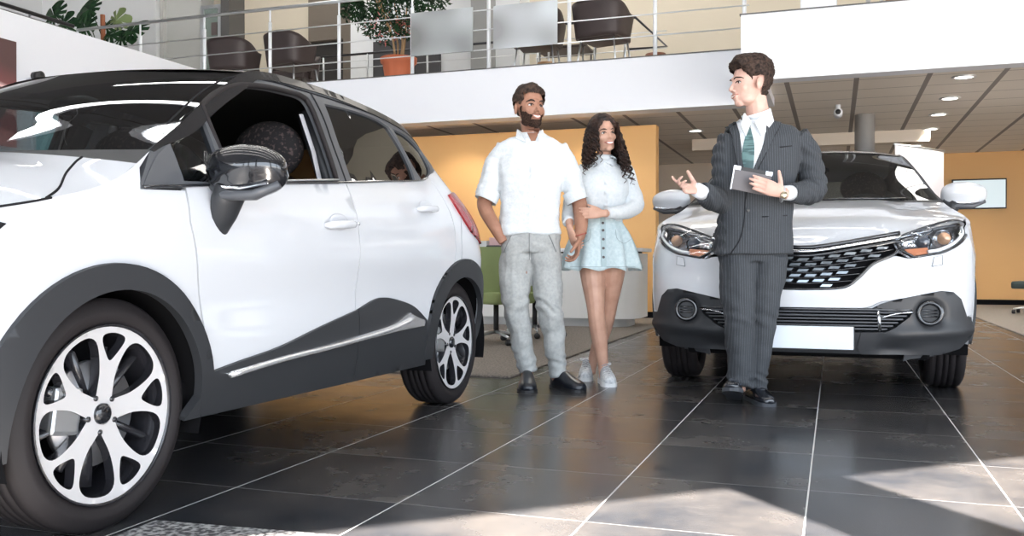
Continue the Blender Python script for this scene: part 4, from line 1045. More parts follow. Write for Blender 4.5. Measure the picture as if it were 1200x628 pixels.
# ---------------------------------------------------------------- far car, seen from the front
def far_car():
    root = empty('car', (-.165, 6.14, 0), 0, 'white SUV facing the viewer with blank white number plate, behind the man in the suit', 'car', 'cars on show')
    S = CarShape(
        [(.15, .84), (.27, .88), (.45, .905), (.62, .915), (.80, .918), (.95, .905), (1.06, .875), (1.14, .84), (1.25, .785), (1.45, .69), (1.56, .63), (1.62, .58)],
        [(.2, -.84), (.27, -.865), (.40, -.895), (.50, -.905), (.60, -.90), (.70, -.885), (.80, -.855), (.88, -.81), (.95, -.74), (1.0, -.66)],
        [(.2, 3.30), (.35, 3.40), (.6, 3.44), (.9, 3.36), (1.1, 3.26), (1.3, 3.10), (1.5, 2.85), (1.6, 2.75)],
        .58, .5,
        [(-.60, .93), (-.45, .975), (-.3, 1.01), (-.1, 1.05), (.1, 1.085), (.3, 1.12), (.45, 1.165), (.60, 1.22), (.80, 1.345), (1.0, 1.455), (1.2, 1.545), (1.35, 1.575), (1.7, 1.595), (2.1, 1.58), (2.5, 1.54), (2.75, 1.48)], nf=2.9)
    T = S.top; fr = S.front(); RAu = 2.65; ZW = .345
    xe = .90
    def topline(a, b, n=24): return [(a+(b-a)*k/n, T(a+(b-a)*k/n)) for k in range(n+1)]
    for sx in (1, -1):
        sd = S.side(sx); sg = 1 if sx > 0 else -1
        K = dict(step=.06, skirt=.02, sg=sg)
        ub = -.52
        panel('front_fender', [(ub, .30), (-.385, .30)] + arc(0, ZW, .385, 180, -2, 20) + [(.52, .28), (.52, 1.03), (.42, 1.12)] + topline(.38, ub, 12), sd, WHITEP, root, **K)
        panel('front_door', [(.528, .28), (.528, 1.03), (1.50, 1.08), (1.50, .28)], sd, WHITEP, root, **K)
        panel('rear_door', [(1.508, .28), (1.508, 1.08), (2.40, 1.12), (2.40, .70)] + arc(RAu, ZW, .385, 128, 182, 8) + [(2.2, .28)], sd, WHITEP, root, **K)
        panel('rear_quarter_panel', [(2.408, .70), (2.408, 1.12), (2.6, 1.14), (2.75, 1.48), (2.88, 1.40), (3.05, 1.15), (3.2, .9), (3.24, .5), (3.18, .3), (3.03, .30)] + arc(RAu, ZW, .385, 0, 127, 16), sd, WHITEP, root, **K)
        o1 = [(.40, 1.10)] + topline(.45, 2.74, 50) + [(2.6, 1.142), (1.5, 1.082), (.52, 1.032)]
        wf = sm([(.62, 1.06, 1), (.66, 1.19, 1), (1.0, 1.40), (1.25, 1.49), (1.45, 1.50, 1), (1.44, 1.10, 1)], 4)
        wr = sm([(1.53, 1.105, 1), (1.53, 1.505, 1), (2.0, 1.51), (2.45, 1.46, 1), (2.52, 1.16, 1)], 4)
        panel('window_frame', o1, sd, PLASTG, root, holes=(wf, wr), step=.05, skirt=.03, sg=sg, off=.002)
        panel('door_glass', wf, sd, GLASS_D, root, off=-.01, skirt=0, step=.06, sg=sg); panel('door_glass', wr, sd, GLASS_D, root, off=-.01, skirt=0, step=.06, sg=sg)
        up = topline(.36, 2.75, 50); lo = [(u+.03 if u < 1 else u, z-.045) for u, z in up][::-1]
        na = 21; panel('roof_edge', up[:na+1]+lo[-na-1:], sd, BLACKP, root, step=.03, skirt=.004, off=.006, sg=sg)
        up, lo = up[na:], lo[:-na]
        panel('roof_edge', up+lo, sd, mat('silver_white_paint', (.68, .71, .75), .25, coat=1), root, step=.04, skirt=.02, off=.005, sg=sg)
        ring = arc(0, ZW, .455, 186, -6, 30) + arc(0, ZW, .372, -6, 186, 30)
        panel('arch_cladding', [(x, max(z, .26)) for x, z in ring], sd, PLAST, root, off=.014, skirt=.04, step=.04, sg=sg)
        ring = arc(RAu, ZW, .455, 186, -6, 30) + arc(RAu, ZW, .372, -6, 186, 30)
        panel('arch_cladding', [(x, max(z, .26)) for x, z in ring], sd, PLAST, root, off=.014, skirt=.04, step=.04, sg=sg)
        panel('sill_cladding', [(.38, .27), (2.26, .27), (2.2, .46), (.45, .46)], sd, PLAST, root, off=.012, skirt=.03, step=.06, sg=sg)
        for ua in (0, RAu):
            bm = NB(); lathe(bm, [(.385, .60), (.385, .885)], 40, axis='x', close=False)
            for f in list(bm.faces):
                if f.calc_center_median().z < -.12: bm.faces.remove(f)
            for v in bm.verts: v.co.x *= sx
            obj('wheel_liner', bm, DARK, root, True, loc=(0, ua, ZW))
            bm = NB(); lathe(bm, [(0, .59), (.385, .59)], 40, axis='x', close=False)
            for v in bm.verts: v.co.x *= sx; v.co.z = max(v.co.z, -.10)
            obj('wheel_liner', bm, DARK, root, loc=(0, ua, ZW))
            wheel(root, sx*(.905-.125), ua, ZW, .225, sx)
        bm = NB(); lathe(bm, [(0, -.012), (.012, -.012)], 4, axis='x'); bm.free()
        for (u, z) in ((1.35, .90), (2.25, .93)):
            x0 = S.half(u, z); bm = NB(); tube(bm, [(sx*(x0+.034*math.sin(PI*k/10)**.5), u-.1+.2*k/10, z) for k in range(11)], .013, 10); fixn(bm); obj('door_handle', bm, WHITEP, root, True)
    mirror_part(root, 1, (.985, .66, 1.215), WHITEP); mirror_part(root, -1, (.985, .66, 1.215), WHITEP)
    # ---- front face
    # bumper skin
    half = [(0, .605), (.20, .615), (.28, .665), (.36, .745), (.46, .790), (.535, .778), (.60, .786), (.69, .806), (.79, .845), (.85, .90), (.88, .935)]
    outer = [(.882, .93), (.882, .70), (.878, .47)]
    low = [(.835, .46), (.80, .56), (.76, .598), (.70, .605), (.60, .585), (.46, .555), (.40, .535), (.34, .503), (.30, .500), (0, .497)]
    right = crspline(half, False, 4) + outer + low
    poly = right + [(-x, z) for x, z in right[::-1]][1:-1]
    def crease(x, z): return .010*math.exp(-((z-.60)/.05)**2)*math.exp(-(x/.7)**4) - .012*math.exp(-((z-.70)/.05)**2)*math.exp(-((abs(x)-.62)/.16)**2)
    panel('front_bumper', poly, fr, WHITEP, root, step=.035, sg=1, skirt=.03, offf=crease)
    for s in (1, -1):
        # headlamp
        HL = sm([(s*.47, .885, 1), (s*.50, .824, 1), (s*.57, .784, 1), (s*.66, .800), (s*.72, .812), (s*.80, .852), (s*.855, .905, 1), (s*.865, .985, 1), (s*.80, .995), (s*.70, .972), (s*.58, .930)], 3)
        panel('headlamp_housing', HL, fr, mat('lamp_inner_chrome', (.35, .36, .38), .25, metal=.8), root, step=.03, off=-.035, skirt=-.0, sg=1)
        h = bpy.data.objects.new('headlamp', None); link(h, root)
        panel('lens', HL, fr, GLASS_C, h, step=.03, off=.004, skirt=.02, sg=1)
        strip('lamp_rim', HL+[HL[0]], fr, BLACKP, h, r=.007, off=.002, sg=1)
        def bowl(cx, cz, r, m, off=-.02, name='reflector', dd=.03):
            p, n = surf_n(fr, s*cx, cz, 1)
            bm = NB(); lathe(bm, [(r, 0), (r*.85, dd*.45), (r*.5, dd*.85), (0, dd)], 24, axis='y', close=False)
            o = obj(name, bm, m, h, True, loc=p+n*off); return o
        bowl(.735, .895, .052, CHROME); bowl(.735, .895, .034, mat('lamp_amber_glass', (.55, .33, .20), .15, coat=1), -.012, 'projector', -.02)
        bowl(.62, .872, .036, mat('lamp_dark_glass', (.06, .07, .09), .08, coat=1), -.008, 'projector', -.02); bowl(.62, .872, .05, CHROME)
        strip('daytime_strip', crspline([(s*.64, .815), (s*.70, .826), (s*.775, .86), (s*.835, .915), (s*.838, .955)], False, 5), fr, mat('drl_white', (.85, .87, .9), .2, coat=1), h, r=.011, off=-.004, sg=1)
        strip('chrome_trim', crspline([(s*.49, .895), (s*.60, .925), (s*.72, .957), (s*.83, .975)], False, 5), fr, CHROME, h, r=.009, off=-.008, sg=1)
        strip('chrome_trim', crspline([(s*.51, .862), (s*.60, .895), (s*.68, .94)], False, 5), fr, CHROME, h, r=.007, off=-.010, sg=1)
        panel('indicator', sm([(s*.525, .832, 1), (s*.565, .795, 1), (s*.66, .812, 1), (s*.64, .842, 1)], 2), fr, ORANGE, h, step=.02, off=-.010, skirt=.01, sg=1)
        panel('reflector', sm([(s*.505, .870, 1), (s*.52, .840, 1), (s*.60, .85, 1), (s*.58, .885, 1)], 2), fr, CHROME, h, step=.015, off=-.014, skirt=.01, sg=1, offf=lambda a, b: .004*math.sin(a*260)+.003*math.sin(b*300))
        # washer cover
        W_ = [(s*.66, .735), (s*.715, .745), (s*.715, .795), (s*.67, .785)]
        strip('washer_cover', W_+[W_[0]], fr, mat('seam_grey', (.3, .32, .34), .6), root, r=.0025, off=.0, sg=1)
        # cladding corner with fog lamp
        cl = [(s*.30, .38), (s*.28, .30), (s*.30, .262)] + [(s*.70, .262), (s*.80, .29), (s*.855, .34), (s*.860, .46)] + [(s*a, b) for a, b in low[:8]] + [(s*.40, .512), (s*.44, .495), (s*.56, .50), (s*.54, .465), (s*.47, .41), (s*.42, .385)]
        def swell(a, b):
            a = abs(a); d = math.hypot((a-.645), (b-.485)*1.05)
            o = .012
            if d < .085: o -= .028*max(0, 1-(d/.085)**6)
            o += .022*math.exp(-((b-(.37+.05*(a-.4)))/.035)**2)*min(1, max(0, (a-.38)/.1))
            o -= .015*math.exp(-((b-.29)/.025)**2)*math.exp(-((a-.47)/.09)**2)
            return o
        panel('bumper_cladding', cl, fr, PLAST, root, step=.02, sg=1, skirt=.04, offf=swell)
        p, n = surf_n(fr, s*.645, .485, 1)
        f = bpy.data.objects.new('fog_lamp', None); f.location = p + Vector((0, -.012, 0)); link(f, root)
        bm = NB(); lathe(bm, [(.045, .02), (.045, -.004), (.052, -.012), (.066, -.010), (.070, .004), (.070, .03)], 40, axis='y', close=False); fixn(bm); obj('bezel', bm, BLACKP, f, True)
        bm = NB(); lathe(bm, [(0, .005), (.045, .005)], 28, axis='y', close=False); obj('cover', bm, PLAST, f)
        for zz in (.016, -.0, -.016):
            bm = NB(); tube(bm, [(-.036, -.0, zz), (.036, 0, zz)], .0045, 6); obj('cover_bar', bm, BLACKP, f, True)
        strip('chrome_trim', crspline([(s*.30, .508), (s*.35, .520), (s*.40, .545), (s*.46, .553)], False, 4), fr, mat('seam_grey', (.3, .32, .34), .6), root, r=.003, off=.004, sg=1)
        # bright shoulder arch beside the intake
        panel('air_deflector', [(s*.54, .20), (s*.72, .215), (s*.70, .262), (s*.55, .258)], fr, PLASTG, root, off=-.06, step=.04, sg=1)
    # lower intake
    LI = [(.42, .512), (.44, .500), (.56, .503), (.54, .462), (.47, .408), (.42, .385), (.30, .375), (-.30, .375)]
    poly = [(x, z) for x, z in LI[:7]] + [(-x, z) for x, z in LI[:7][::-1]]
    panel('lower_intake', [(.57, .51), (.55, .45), (.47, .39), (.42, .37), (-.42, .37), (-.47, .39), (-.55, .45), (-.57, .51)], fr, DARK, root, off=-.03, step=.06, sg=1)
    for z, w in ((.488, .545), (.470, .53), (.452, .51), (.434, .485), (.416, .46), (.398, .43)):
        strip('intake_bar', [(-w+2*w*k/30, z+.000*abs(-w+2*w*k/30)) for k in range(31)], fr, PLASTG, root, r=.0055, off=.002, sg=1)
    strip('intake_bar', [(-.55+1.1*k/30, .503+.004*0) for k in range(31)], fr, BLACKP, root, r=.010, off=.004, sg=1)
    for s in (1, -1):
        strip('intake_post', [(s*.395, .385), (s*.39, .44), (s*.385, .497)], fr, CHROME, root, r=.010, off=.004, sg=1)
        strip('chrome_trim', crspline([(s*.40, .46), (s*.47, .482), (s*.56, .492)], False, 4), fr, CHROME, root, r=.004, off=.008, sg=1)
    panel('lower_lip', [(-.32, .262), (.32, .262), (.32, .38), (-.32, .38)], fr, PLAST, root, off=.006, step=.05, sg=1, skirt=.05)
    t = bpy.data.objects.new('number_plate', None); t.location = (0, S.uf(.35)-.03, .348); link(t, root)
    obj('plate', rbox(-.262, .262, -.008, .004, -.062, .062, .004, 2), mat('blank_plate', (.74, .80, .86), .4), t)
    bm = NB(); box(bm, -.268, .268, .0, .02, -.068, .068); fixn(bm); obj('plate_holder', bm, M_blackp, t)
    # grille
    top = [(0, .805), (.12, .815), (.28, .845), (.47, .882)]
    bot = [(.49, .824), (.46, .795), (.36, .748), (.28, .668), (.20, .618), (0, .608)]
    rg = crspline(top, False, 4) + crspline(bot, False, 4)
    G = rg + [(-x, z) for x, z in rg[::-1]][1:-1]
    panel('grille', G, fr, DARK, root, off=-.03, skirt=0, step=.05, sg=1)
    strip('grille_surround', crspline(bot, False, 5)+[(-x, z) for x, z in crspline(bot, False, 5)[::-1]][1:], fr, BLACKP, root, r=.009, off=.004, sg=1)
    gb = crspline([(-.50, .893), (-.28, .852), (-.10, .822), (0, .815), (.10, .822), (.28, .852), (.50, .893)], False, 6)
    strip('grille_chrome_bar', gb, fr, CHROME, root, r=.016, off=.008, sg=1, flat=.7)
    strip('grille_top_trim', [(x, z+.026) for x, z in gb], fr, BLACKP, root, r=.013, off=.0, sg=1)
    strip('grille_lower_trim', [(x, z-.022) for x, z in gb], fr, BLACKP, root, r=.009, off=.004, sg=1)
    GT = mat('grille_tile_grey', (.32, .36, .40), .22, metal=.7)
    bmt = NB(); bmb = NB()
    for r in range(6):
        for k in range(-8, 9):
            xc = (k+.5*(r % 2))*.082
            sl = .085*abs(xc)/.5*1.0
            zc = .775-r*.030+ (.075*(abs(xc)/.47)**1.3 if True else 0)*(1-r*.09)
            w = .027
            P = [(xc-w-.006, zc-.008), (xc+w-.006, zc-.008), (xc+w+.006, zc+.006), (xc-w+.006, zc+.006)]
            if all(inside(p, G) and not dseg(p, G, .012) for p in P):
                panel_bm(P, fr, step=.05, off=.0, skirt=.012, sg=1, bm=bmt)
    for r in range(7):
        ln = [(-.47+.94*k/40, .790-r*.030+.075*(abs(-.47+.94*k/40)/.47)**1.3*(1-r*.09)) for k in range(41)]
        seg = []
        for p in ln:
            if inside(p, G): seg.append(p)
        if len(seg) > 3:
            Q = [surf_n(fr, a, b, 1)[0]+Vector((0, .008, 0)) for a, b in seg]; tube(bmb, Q, .0035, 6)
    o = obj('grille_tiles', bmt, GT, root); fixn(bmb); obj('grille_bars', bmb, BLACKP, root, True)
    # ---- hood
    def hu(x, z): return fr(x, z)[1]
    rows = [(.845, -.42, .99, S.uf(.835)+.005, .838, 1.7, 2.7),
            (S.half(-.25, T(-.25)), -.25, T(-.25), -.66, .975, 2.0, 2.6),
            (S.half(.0, T(0)), .0, T(0), -.35, 1.058, 2.3, 2.5),
            (S.half(.22, T(.22)), .22, T(.22), -.02, 1.118, 2.6, 2.4),
            (S.half(.40, T(.40)), .40, T(.40), .20, 1.150, 2.8, 2.2)]
    bm = loft_rows(rows, nx=40)
    for v in bm.verts:   # raised centre field with side creases
        x = abs(v.co.x); f = max(0, min(1, (v.co.y+.8)/.5))
        v.co.z += f*(.016*(1/(1+math.exp((x-.50)/.02)))-.0)
    fixn(bm); obj('hood', bm, WHITEP, root, True)
    rows = [(S.half(.40, T(.40)), .40, T(.40), .20, 1.150, 2.8, 2.2), (S.half(.46, 1.168)-.01, .46, 1.168, .24, 1.166, 2.6, 2.2)]
    bm = loft_rows(rows, nr=2); fixn(bm); obj('cowl_trim', bm, PLAST, root, True)
    rows = []
    for u, du, dz in ((.46, -.22, 0), (.70, -.20, .02), (.95, -.17, .03), (1.2, -.14, .035)):
        rows.append((S.half(u, T(u))-.01, u, T(u), u+du, T(u)+dz, 2.4, 2.1))
    bm = loft_rows(rows); fixn(bm); obj('windshield', bm, GLASS_M, root, True)
    rows = []
    for u, du, dz in ((1.2, -.14, .035), (1.35, -.08, .042), (1.7, 0, .05), (2.1, 0, .05), (2.5, .05, .045), (2.75, .1, .03)):
        rows.append((S.half(u, T(u)), u, T(u), u+du, T(u)+dz, 2.8, 2.4))
    bm = loft_rows(rows); fixn(bm); obj('roof', bm, MATS['silver_white_paint'], root, True)
    rows = [(S.half(2.75, 1.48), 2.75, 1.48, 2.85, 1.51, 2.4, 2.4), (S.half(2.9, 1.35), 2.9, 1.35, 3.02, 1.35, 2.4, 2.4), (S.half(3.05, 1.12), 3.05, 1.12, 3.2, 1.12, 2.4, 2.4)]
    bm = loft_rows(rows); fixn(bm); obj('tailgate_glass', bm, GLASS_M, root, True)
    rows = []
    for u, z, du in ((3.05, 1.12, .15), (3.18, .9, .17), (3.24, .55, .18), (3.18, .28, .16)): rows.append((S.half(u, z), u, z, u+du, z, 2.4, 2.6))
    bm = loft_rows(rows); fixn(bm); obj('tailgate', bm, WHITEP, root, True)
    obj('underbody', rbox(-.66, .66, -.70, 3.0, .22, .38, .03), DARK, root)
    obj('engine_bay', rbox(-.50, .50, -.66, .3, .38, .80, .05), DARK, root)
    obj('radiator', rbox(-.50, .50, -.80, -.66, .36, .74, .05), DARK, root)
    bm = NB(); box(bm, -.72, .72, .42, .80, .80, 1.09); fixn(bm); bevel(bm, .07, 3); obj('dashboard', bm, PLAST, root, angle=1)
    bm = NB(); tube(bm, [(.38+.18*math.cos(t), .92+.06*math.sin(t), 1.08+.17*math.sin(t)) for t in [2*PI*k/28 for k in range(28)]], .014, 8, closed=True); fixn(bm); obj('steering_wheel', bm, PLAST, root, True)
    seat(root, .38, 1.22, .55); seat(root, -.38, 1.22, .55)
    bm = rbox(-.62, .62, 2.35, 2.5, .6, 1.2, .05); obj('rear_backrest', bm, SEATF, root, angle=1)
    for x in (-.4, 0, .4):
        bm = NB(); ellipsoid(bm, (x, 2.42, 1.27), (.12, .05, .08), 16, 10); obj('headrest', bm, SEATF, root, True)
    bm = NB(); ellipsoid(bm, (0, .98, 1.44), (.13, .03, .04), 18, 10); obj('rear_view_mirror', bm, BLACKP, root, True)
    for x in (.05, -.45):
        bm = NB(); tube(bm, [(x, .22, 1.175), (x+.3, .25, 1.178), (x+.55, .36, 1.18)], .008, 6); fixn(bm); obj('wiper', bm, BLACKP, root, True)
    return root
far_car()
# ================================================================== PEOPLE
from mathutils.bvhtree import BVHTree
def Vv(*a): return Vector(a)
def limb(bm, P, n=14, up=Vector((0, -1, 0)), k=4):
    """P: list of (x, y, z, ra[, rb]) smoothed along its length; ra sideways, rb front-back"""
    Q = [tuple(p) if len(p) == 5 else (*p, p[3]) for p in P]
    S = crspline(Q, False, k) if len(Q) > 2 else Q
    tube(bm, [s[:3] for s in S], [(max(.002, s[3]), max(.002, s[4])) for s in S], n, up=up)
    for e in (Q[0], Q[-1]): pass
def ball(bm, c, r, rot=None): ellipsoid(bm, c, r if isinstance(r, (tuple, list)) else (r, r, r), 18, 12, rot)
def remeshed(bm, voxel, smooth=3):
    me = bpy.data.meshes.new('tmp'); fixn(bm); bm.to_mesh(me); bm.free()
    o = bpy.data.objects.new('tmp', me); COL.objects.link(o)
    r = o.modifiers.new('r', 'REMESH'); r.mode = 'VOXEL'; r.voxel_size = voxel; r.adaptivity = 0
    if smooth:
        s = o.modifiers.new('s', 'SMOOTH'); s.factor = .5; s.iterations = smooth
    dg = bpy.context.evaluated_depsgraph_get(); dg.update()
    m2 = bpy.data.meshes.new_from_object(o.evaluated_get(dg))
    bpy.data.objects.remove(o); bpy.data.meshes.remove(me)
    return m2
def mobj(name, me, m, parent):
    me.name = name
    me.materials.clear(); me.materials.append(m)
    for p in me.polygons: p.use_smooth = True
    o = bpy.data.objects.new(name, me); return link(o, parent)
def displace(me, f):
    me.update()
    ns = [v.normal.copy() for v in me.vertices]
    for v, n in zip(me.vertices, ns): v.co = f(v.co.copy(), n)
    me.update()
def bvh_of(me): return BVHTree.FromPolygons([v.co.copy() for v in me.vertices], [tuple(p.vertices) for p in me.polygons])
def front_surf(bv, d=Vector((0, 1, 0)), far=2.):
    """(a, b) -> point on the figure seen from -y"""
    memo = {}
    def f(x, z):
        k = (round(x, 5), round(z, 5))
        if k in memo: return memo[k]
        h = bv.ray_cast(Vector((x, -far, z)), Vector((0, 1, 0)))
        if h[0] is None:
            h = bv.find_nearest(Vector((x, -.15, z)))
        p = h[0]; memo[k] = (x, p.y, z)
        return memo[k]
    return f
def wrinkle(amp, fr, st=(1, 1, 1), seed=0):
    def f(co, n):
        p = Vector((co.x*st[0]*fr+seed, co.y*st[1]*fr, co.z*st[2]*fr))
        return co + n*(amp*(noise.noise(p)*1.0+.5*noise.noise(p*2.1)))
    return f

def add_head(bm, M, sc=1., fem=False):
    s = sc
    def E(c, r, rot=None):
        g = bmesh.ops.create_uvsphere(bm, u_segments=24, v_segments=16, radius=1, matrix=M @ Matrix.Scale(s, 4) @ Matrix.Translation(Vector(c)) @ (rot.to_matrix().to_4x4() if rot is not None else Matrix.Identity(4)) @ Matrix.Diagonal((*r, 1)))
    j = .93 if fem else 1.0
    E((0, .018, .034), (.076, .097, .087))
    E((0, -.012, -.012), (.067*j, .079, .086))
    E((0, -.022, -.060), (.054*j, .060, .050))
    E((0, -.058, -.096), (.027*j, .024, .018))
    E((.030, -.028, -.084), (.022*j, .035, .020), Quaternion((0, 0, 1), -.35)); E((-.030, -.028, -.084), (.022*j, .035, .020), Quaternion((0, 0, 1), .35))
    for q in (1, -1):
        E((q*.041, -.050, -.024), (.019, .022, .022))
        E((q*.083, .014, -.010), (.009, .021, .033), Quaternion((0, 0, 1), q*.35) @ Quaternion((1, 0, 0), -.15))
        E((q*.011, -.090, -.037), (.0075, .009, .0065))
    E((0, -.081, .026), (.042, .010, .009 if not fem else .006))
    Mx = M @ Matrix.Scale(s, 4)
    P = [(0, -.080, .016, .0070), (0, -.091, -.008, .0078), (0, -.103, -.028, .0092), (0, -.101, -.036, .0090)]
    S = crspline(P, False, 4); tube(bm, [Mx @ Vector(p[:3]) for p in S], [p[3]*s for p in S], 12)
    E((0, -.084, -.062), (.026, .012, .014))
    E((0, -.076, -.080), (.020, .012, .009))
def head_post(M, sc, fem=False):
    Mi = (M @ Matrix.Scale(sc, 4)).inverted(); Mf = M @ Matrix.Scale(sc, 4)
    def f(co, n):
        p = Mi @ co
        if p.length > .17 or p.y > -.03: return co
        for q in (1, -1):
            d = Vector((p.x-q*.031, (p.z-.001)*1.5)); p.y += .010*math.exp(-(d.length/.015)**2)
        p.y += .004*math.exp(-((p.x/.028)**2+((p.z+.0625)/.0045)**2))
        p.y += .003*math.exp(-((p.x/.02)**2+((p.z+.083)/.006)**2))
        return Mf @ p
    return f
def face_details(body, root, M, sc, brow_m, lip_m, smile=1., fem=False, teeth=True, look=0.):
    Mf = M @ Matrix.Scale(sc, 4); Mi = Mf.inverted()
    vs = []; idx = {}
    for v in body.data.vertices:
        q = Mi @ v.co
        if q.length < .16 and q.y < 0: idx[v.index] = len(vs); vs.append(q)
    fs = [tuple(idx[i] for i in p.vertices) for p in body.data.polygons if all(i in idx for i in p.vertices)]
    bv = BVHTree.FromPolygons(vs, fs)
    def on(x, z, o=0.):
        h = bv.ray_cast(Vector((x, -.3, z)), Vector((0, 1, 0)))
        y = h[0].y if h[0] else -.08
        return Mf @ Vector((x, y-o, z))
    def line(name, P, r, m, o=.001, k=5, n=6):
        S = crspline(P, False, k) if len(P) > 2 else P
        N = len(S); bm = NB()
        tube(bm, [on(x, z, o) for x, z in S], [(r*sc*(.45+.55*math.sin(PI*(i+.5)/N)), r*sc*.55*(.45+.55*math.sin(PI*(i+.5)/N))) for i in range(N)], n, up=Vector((0, -1, 0)))
        fixn(bm); return obj(name, bm, m, root, True)
    WHT = mat('eye_white', (.80, .78, .76), .3); IR = mat('dark_iris', (.03, .018, .012), .15, coat=1)
    for q in (1, -1):
        ex, ez = q*.031, .0015
        yy = (Mi @ on(ex, ez)).y
        bm = NB(); ellipsoid(bm, (ex, yy+.0065, ez), (.0125, .010, .0054), 16, 10); bmesh.ops.transform(bm, matrix=Mf, verts=bm.verts[:]); e = obj('eye', bm, WHT, root, True)
        bm = NB(); ellipsoid(bm, (ex+look*.003, yy-.0030, ez), (.0068, .0020, .0060), 14, 8); bmesh.ops.transform(bm, matrix=Mf, verts=bm.verts[:]); obj('iris', bm, IR, e, True)
        line('eyelid', [(ex-.014, ez-.001), (ex-.006, ez+.006), (ex+.006, ez+.006), (ex+.014, ez-.001)], .0030, brow_m, .0015)
        line('eyebrow', [(ex-q*.018, .020), (ex-q*.006, .025), (ex+q*.008, .026), (ex+q*.020, .019)], .0048 if not fem else .003, brow_m, .0005)
    w = .029 if fem else .026
    if teeth:
        bm = NB(); U = crspline([(-w*.9, -.0565), (-w*.5, -.0595), (0, -.0605), (w*.5, -.0595), (w*.9, -.0565)], False, 4); Lw = crspline([(-w*.9, -.0570), (-w*.5, -.0665), (0, -.0695), (w*.5, -.0665), (w*.9, -.0570)], False, 4)
        a = [bm.verts.new(on(x, z, .0012)) for x, z in U]; b = [bm.verts.new(on(x, z, .0012)) for x, z in Lw]
        for i in range(len(a)-1): bm.faces.new((a[i], a[i+1], b[i+1], b[i]))
        fixn(bm); obj('teeth', bm, mat('teeth', (.85, .83, .79), .3), root, True)
    line('upper_lip', [(-w-.002, -.0545), (-w*.5, -.0575), (0, -.0585), (w*.5, -.0575), (w+.002, -.0545)], .0030, lip_m, .001)
    line('lower_lip', [(-w-.001, -.0555), (-w*.6, -.0675), (0, -.0725), (w*.6, -.0675), (w+.001, -.0555)], .0040, lip_m, .001)
    return on
def shell_from(body, root, name, M, sc, thick, m, noise_amp=0., fr=60, st=(1, 1, 1), lim=.2):
    """patch of the head grown outward by thick(p) where p is in head space"""
    Mf = M @ Matrix.Scale(sc, 4); Mi = Mf.inverted(); me = body.data
    T = {}
    for v in me.vertices:
        q = Mi @ v.co
        if q.length < lim:
            t = thick(q)
            if t > 0: T[v.index] = (t, q)
    bm = NB(); mp = {}
    for p in me.polygons:
        if all(i in T for i in p.vertices):
            vs = []
            for i in p.vertices:
                if i not in mp:
                    t, q = T[i]; v = me.vertices[i]
                    d = t
                    if noise_amp:
                        u = Vector((q.x*st[0], q.y*st[1], q.z*st[2]))*fr
                        d += noise_amp*min(1, t/.006)*(noise.noise(u)+.5*noise.noise(u*2.3))
                    mp[i] = bm.verts.new(v.co + v.normal*max(.0008, d)*sc)
                vs.append(mp[i])
            bm.faces.new(vs)
    return obj(name, bm, m, root, True)

def hand(bm, W, D, N, side, curl=(.4, .4, .45, .5), spread=.06, thumb=(.5, .8, .35), sc=1., tcurl=.3):
    W = Vector(W); D = Vector(D).normalized(); N = Vector(N); N = (N - D*N.dot(D)).normalized(); S = D.cross(N)*side
    def up_tube(P, R, n=10): tube(bm, P, R, n, up=N)
    up_tube([W-D*.03, W, W+D*.035*sc, W+D*.07*sc, W+D*.095*sc], [(.026*sc, .020*sc), (.027*sc, .018*sc), (.036*sc, .016*sc), (.041*sc, .015*sc), (.037*sc, .012*sc)], 14)
    ball(bm, W+D*.03*sc+S*.02*sc+N*.008*sc, .019*sc)
    for i, (o, L) in enumerate(((.030, .078), (.010, .086), (-.011, .080), (-.030, .062))):
        c = curl[i]; p = W+D*(.085-.004*abs(i-1))*sc+S*o*sc
        d = (D + S*(spread*(1.5-i))).normalized(); P = [p-d*.02*sc]; R = [.0092*sc]
        P.append(p+d*.012*sc); R.append(.0093*sc); p = P[-1]
        ang = 0
        for j, (fl, a) in enumerate(((.42, c*.8), (.32, c*1.1), (.26, c*.8))):
            ang += a; dd = (d*math.cos(ang)+N*math.sin(ang)).normalized()
            q = p+dd*(L*fl*.5)*sc; P.append(q); R.append((.0090-.0007*j)*sc)
            p = p+dd*L*fl*sc; P.append(p); R.append((.0084-.0010*j)*sc)
        up_tube(P, R, 10); ball(bm, P[-1], R[-1]*.98)
    t = (D*thumb[0]+S*thumb[1]+N*thumb[2]).normalized(); p = W+D*.018*sc+S*.022*sc+N*.004*sc
    t2 = (t+D*tcurl+N*.15).normalized()
    P = [p, p+t*.035*sc, p+t*.035*sc+t2*.028*sc, p+t*.035*sc+t2*.055*sc]; up_tube(P, [.0145*sc, .0125*sc, .0108*sc, .0088*sc], 10); ball(bm, P[-1], .0086*sc)
def rings(bm, R, n=36, ex=2.3, cap=True):
    """R: (cx, cy, z, rx, ry) stacked, smoothed"""
    S = crspline([tuple(r) for r in R], False, 4); G = []
    for cx, cy, z, rx, ry in S:
        row = []
        for k in range(n):
            t = 2*PI*k/n; c, s = math.cos(t), math.sin(t); q = 1/((abs(c)**ex+abs(s)**ex)**(1/ex))
            row.append(bm.verts.new((cx+rx*c*q, cy+ry*s*q, z)))
        G.append(row)
    for i in range(len(G)-1):
        for k in range(n): bm.faces.new((G[i][k], G[i][(k+1) % n], G[i+1][(k+1) % n], G[i+1][k]))
    if cap: bm.faces.new(G[0][::-1]); bm.faces.new(G[-1])
    return G
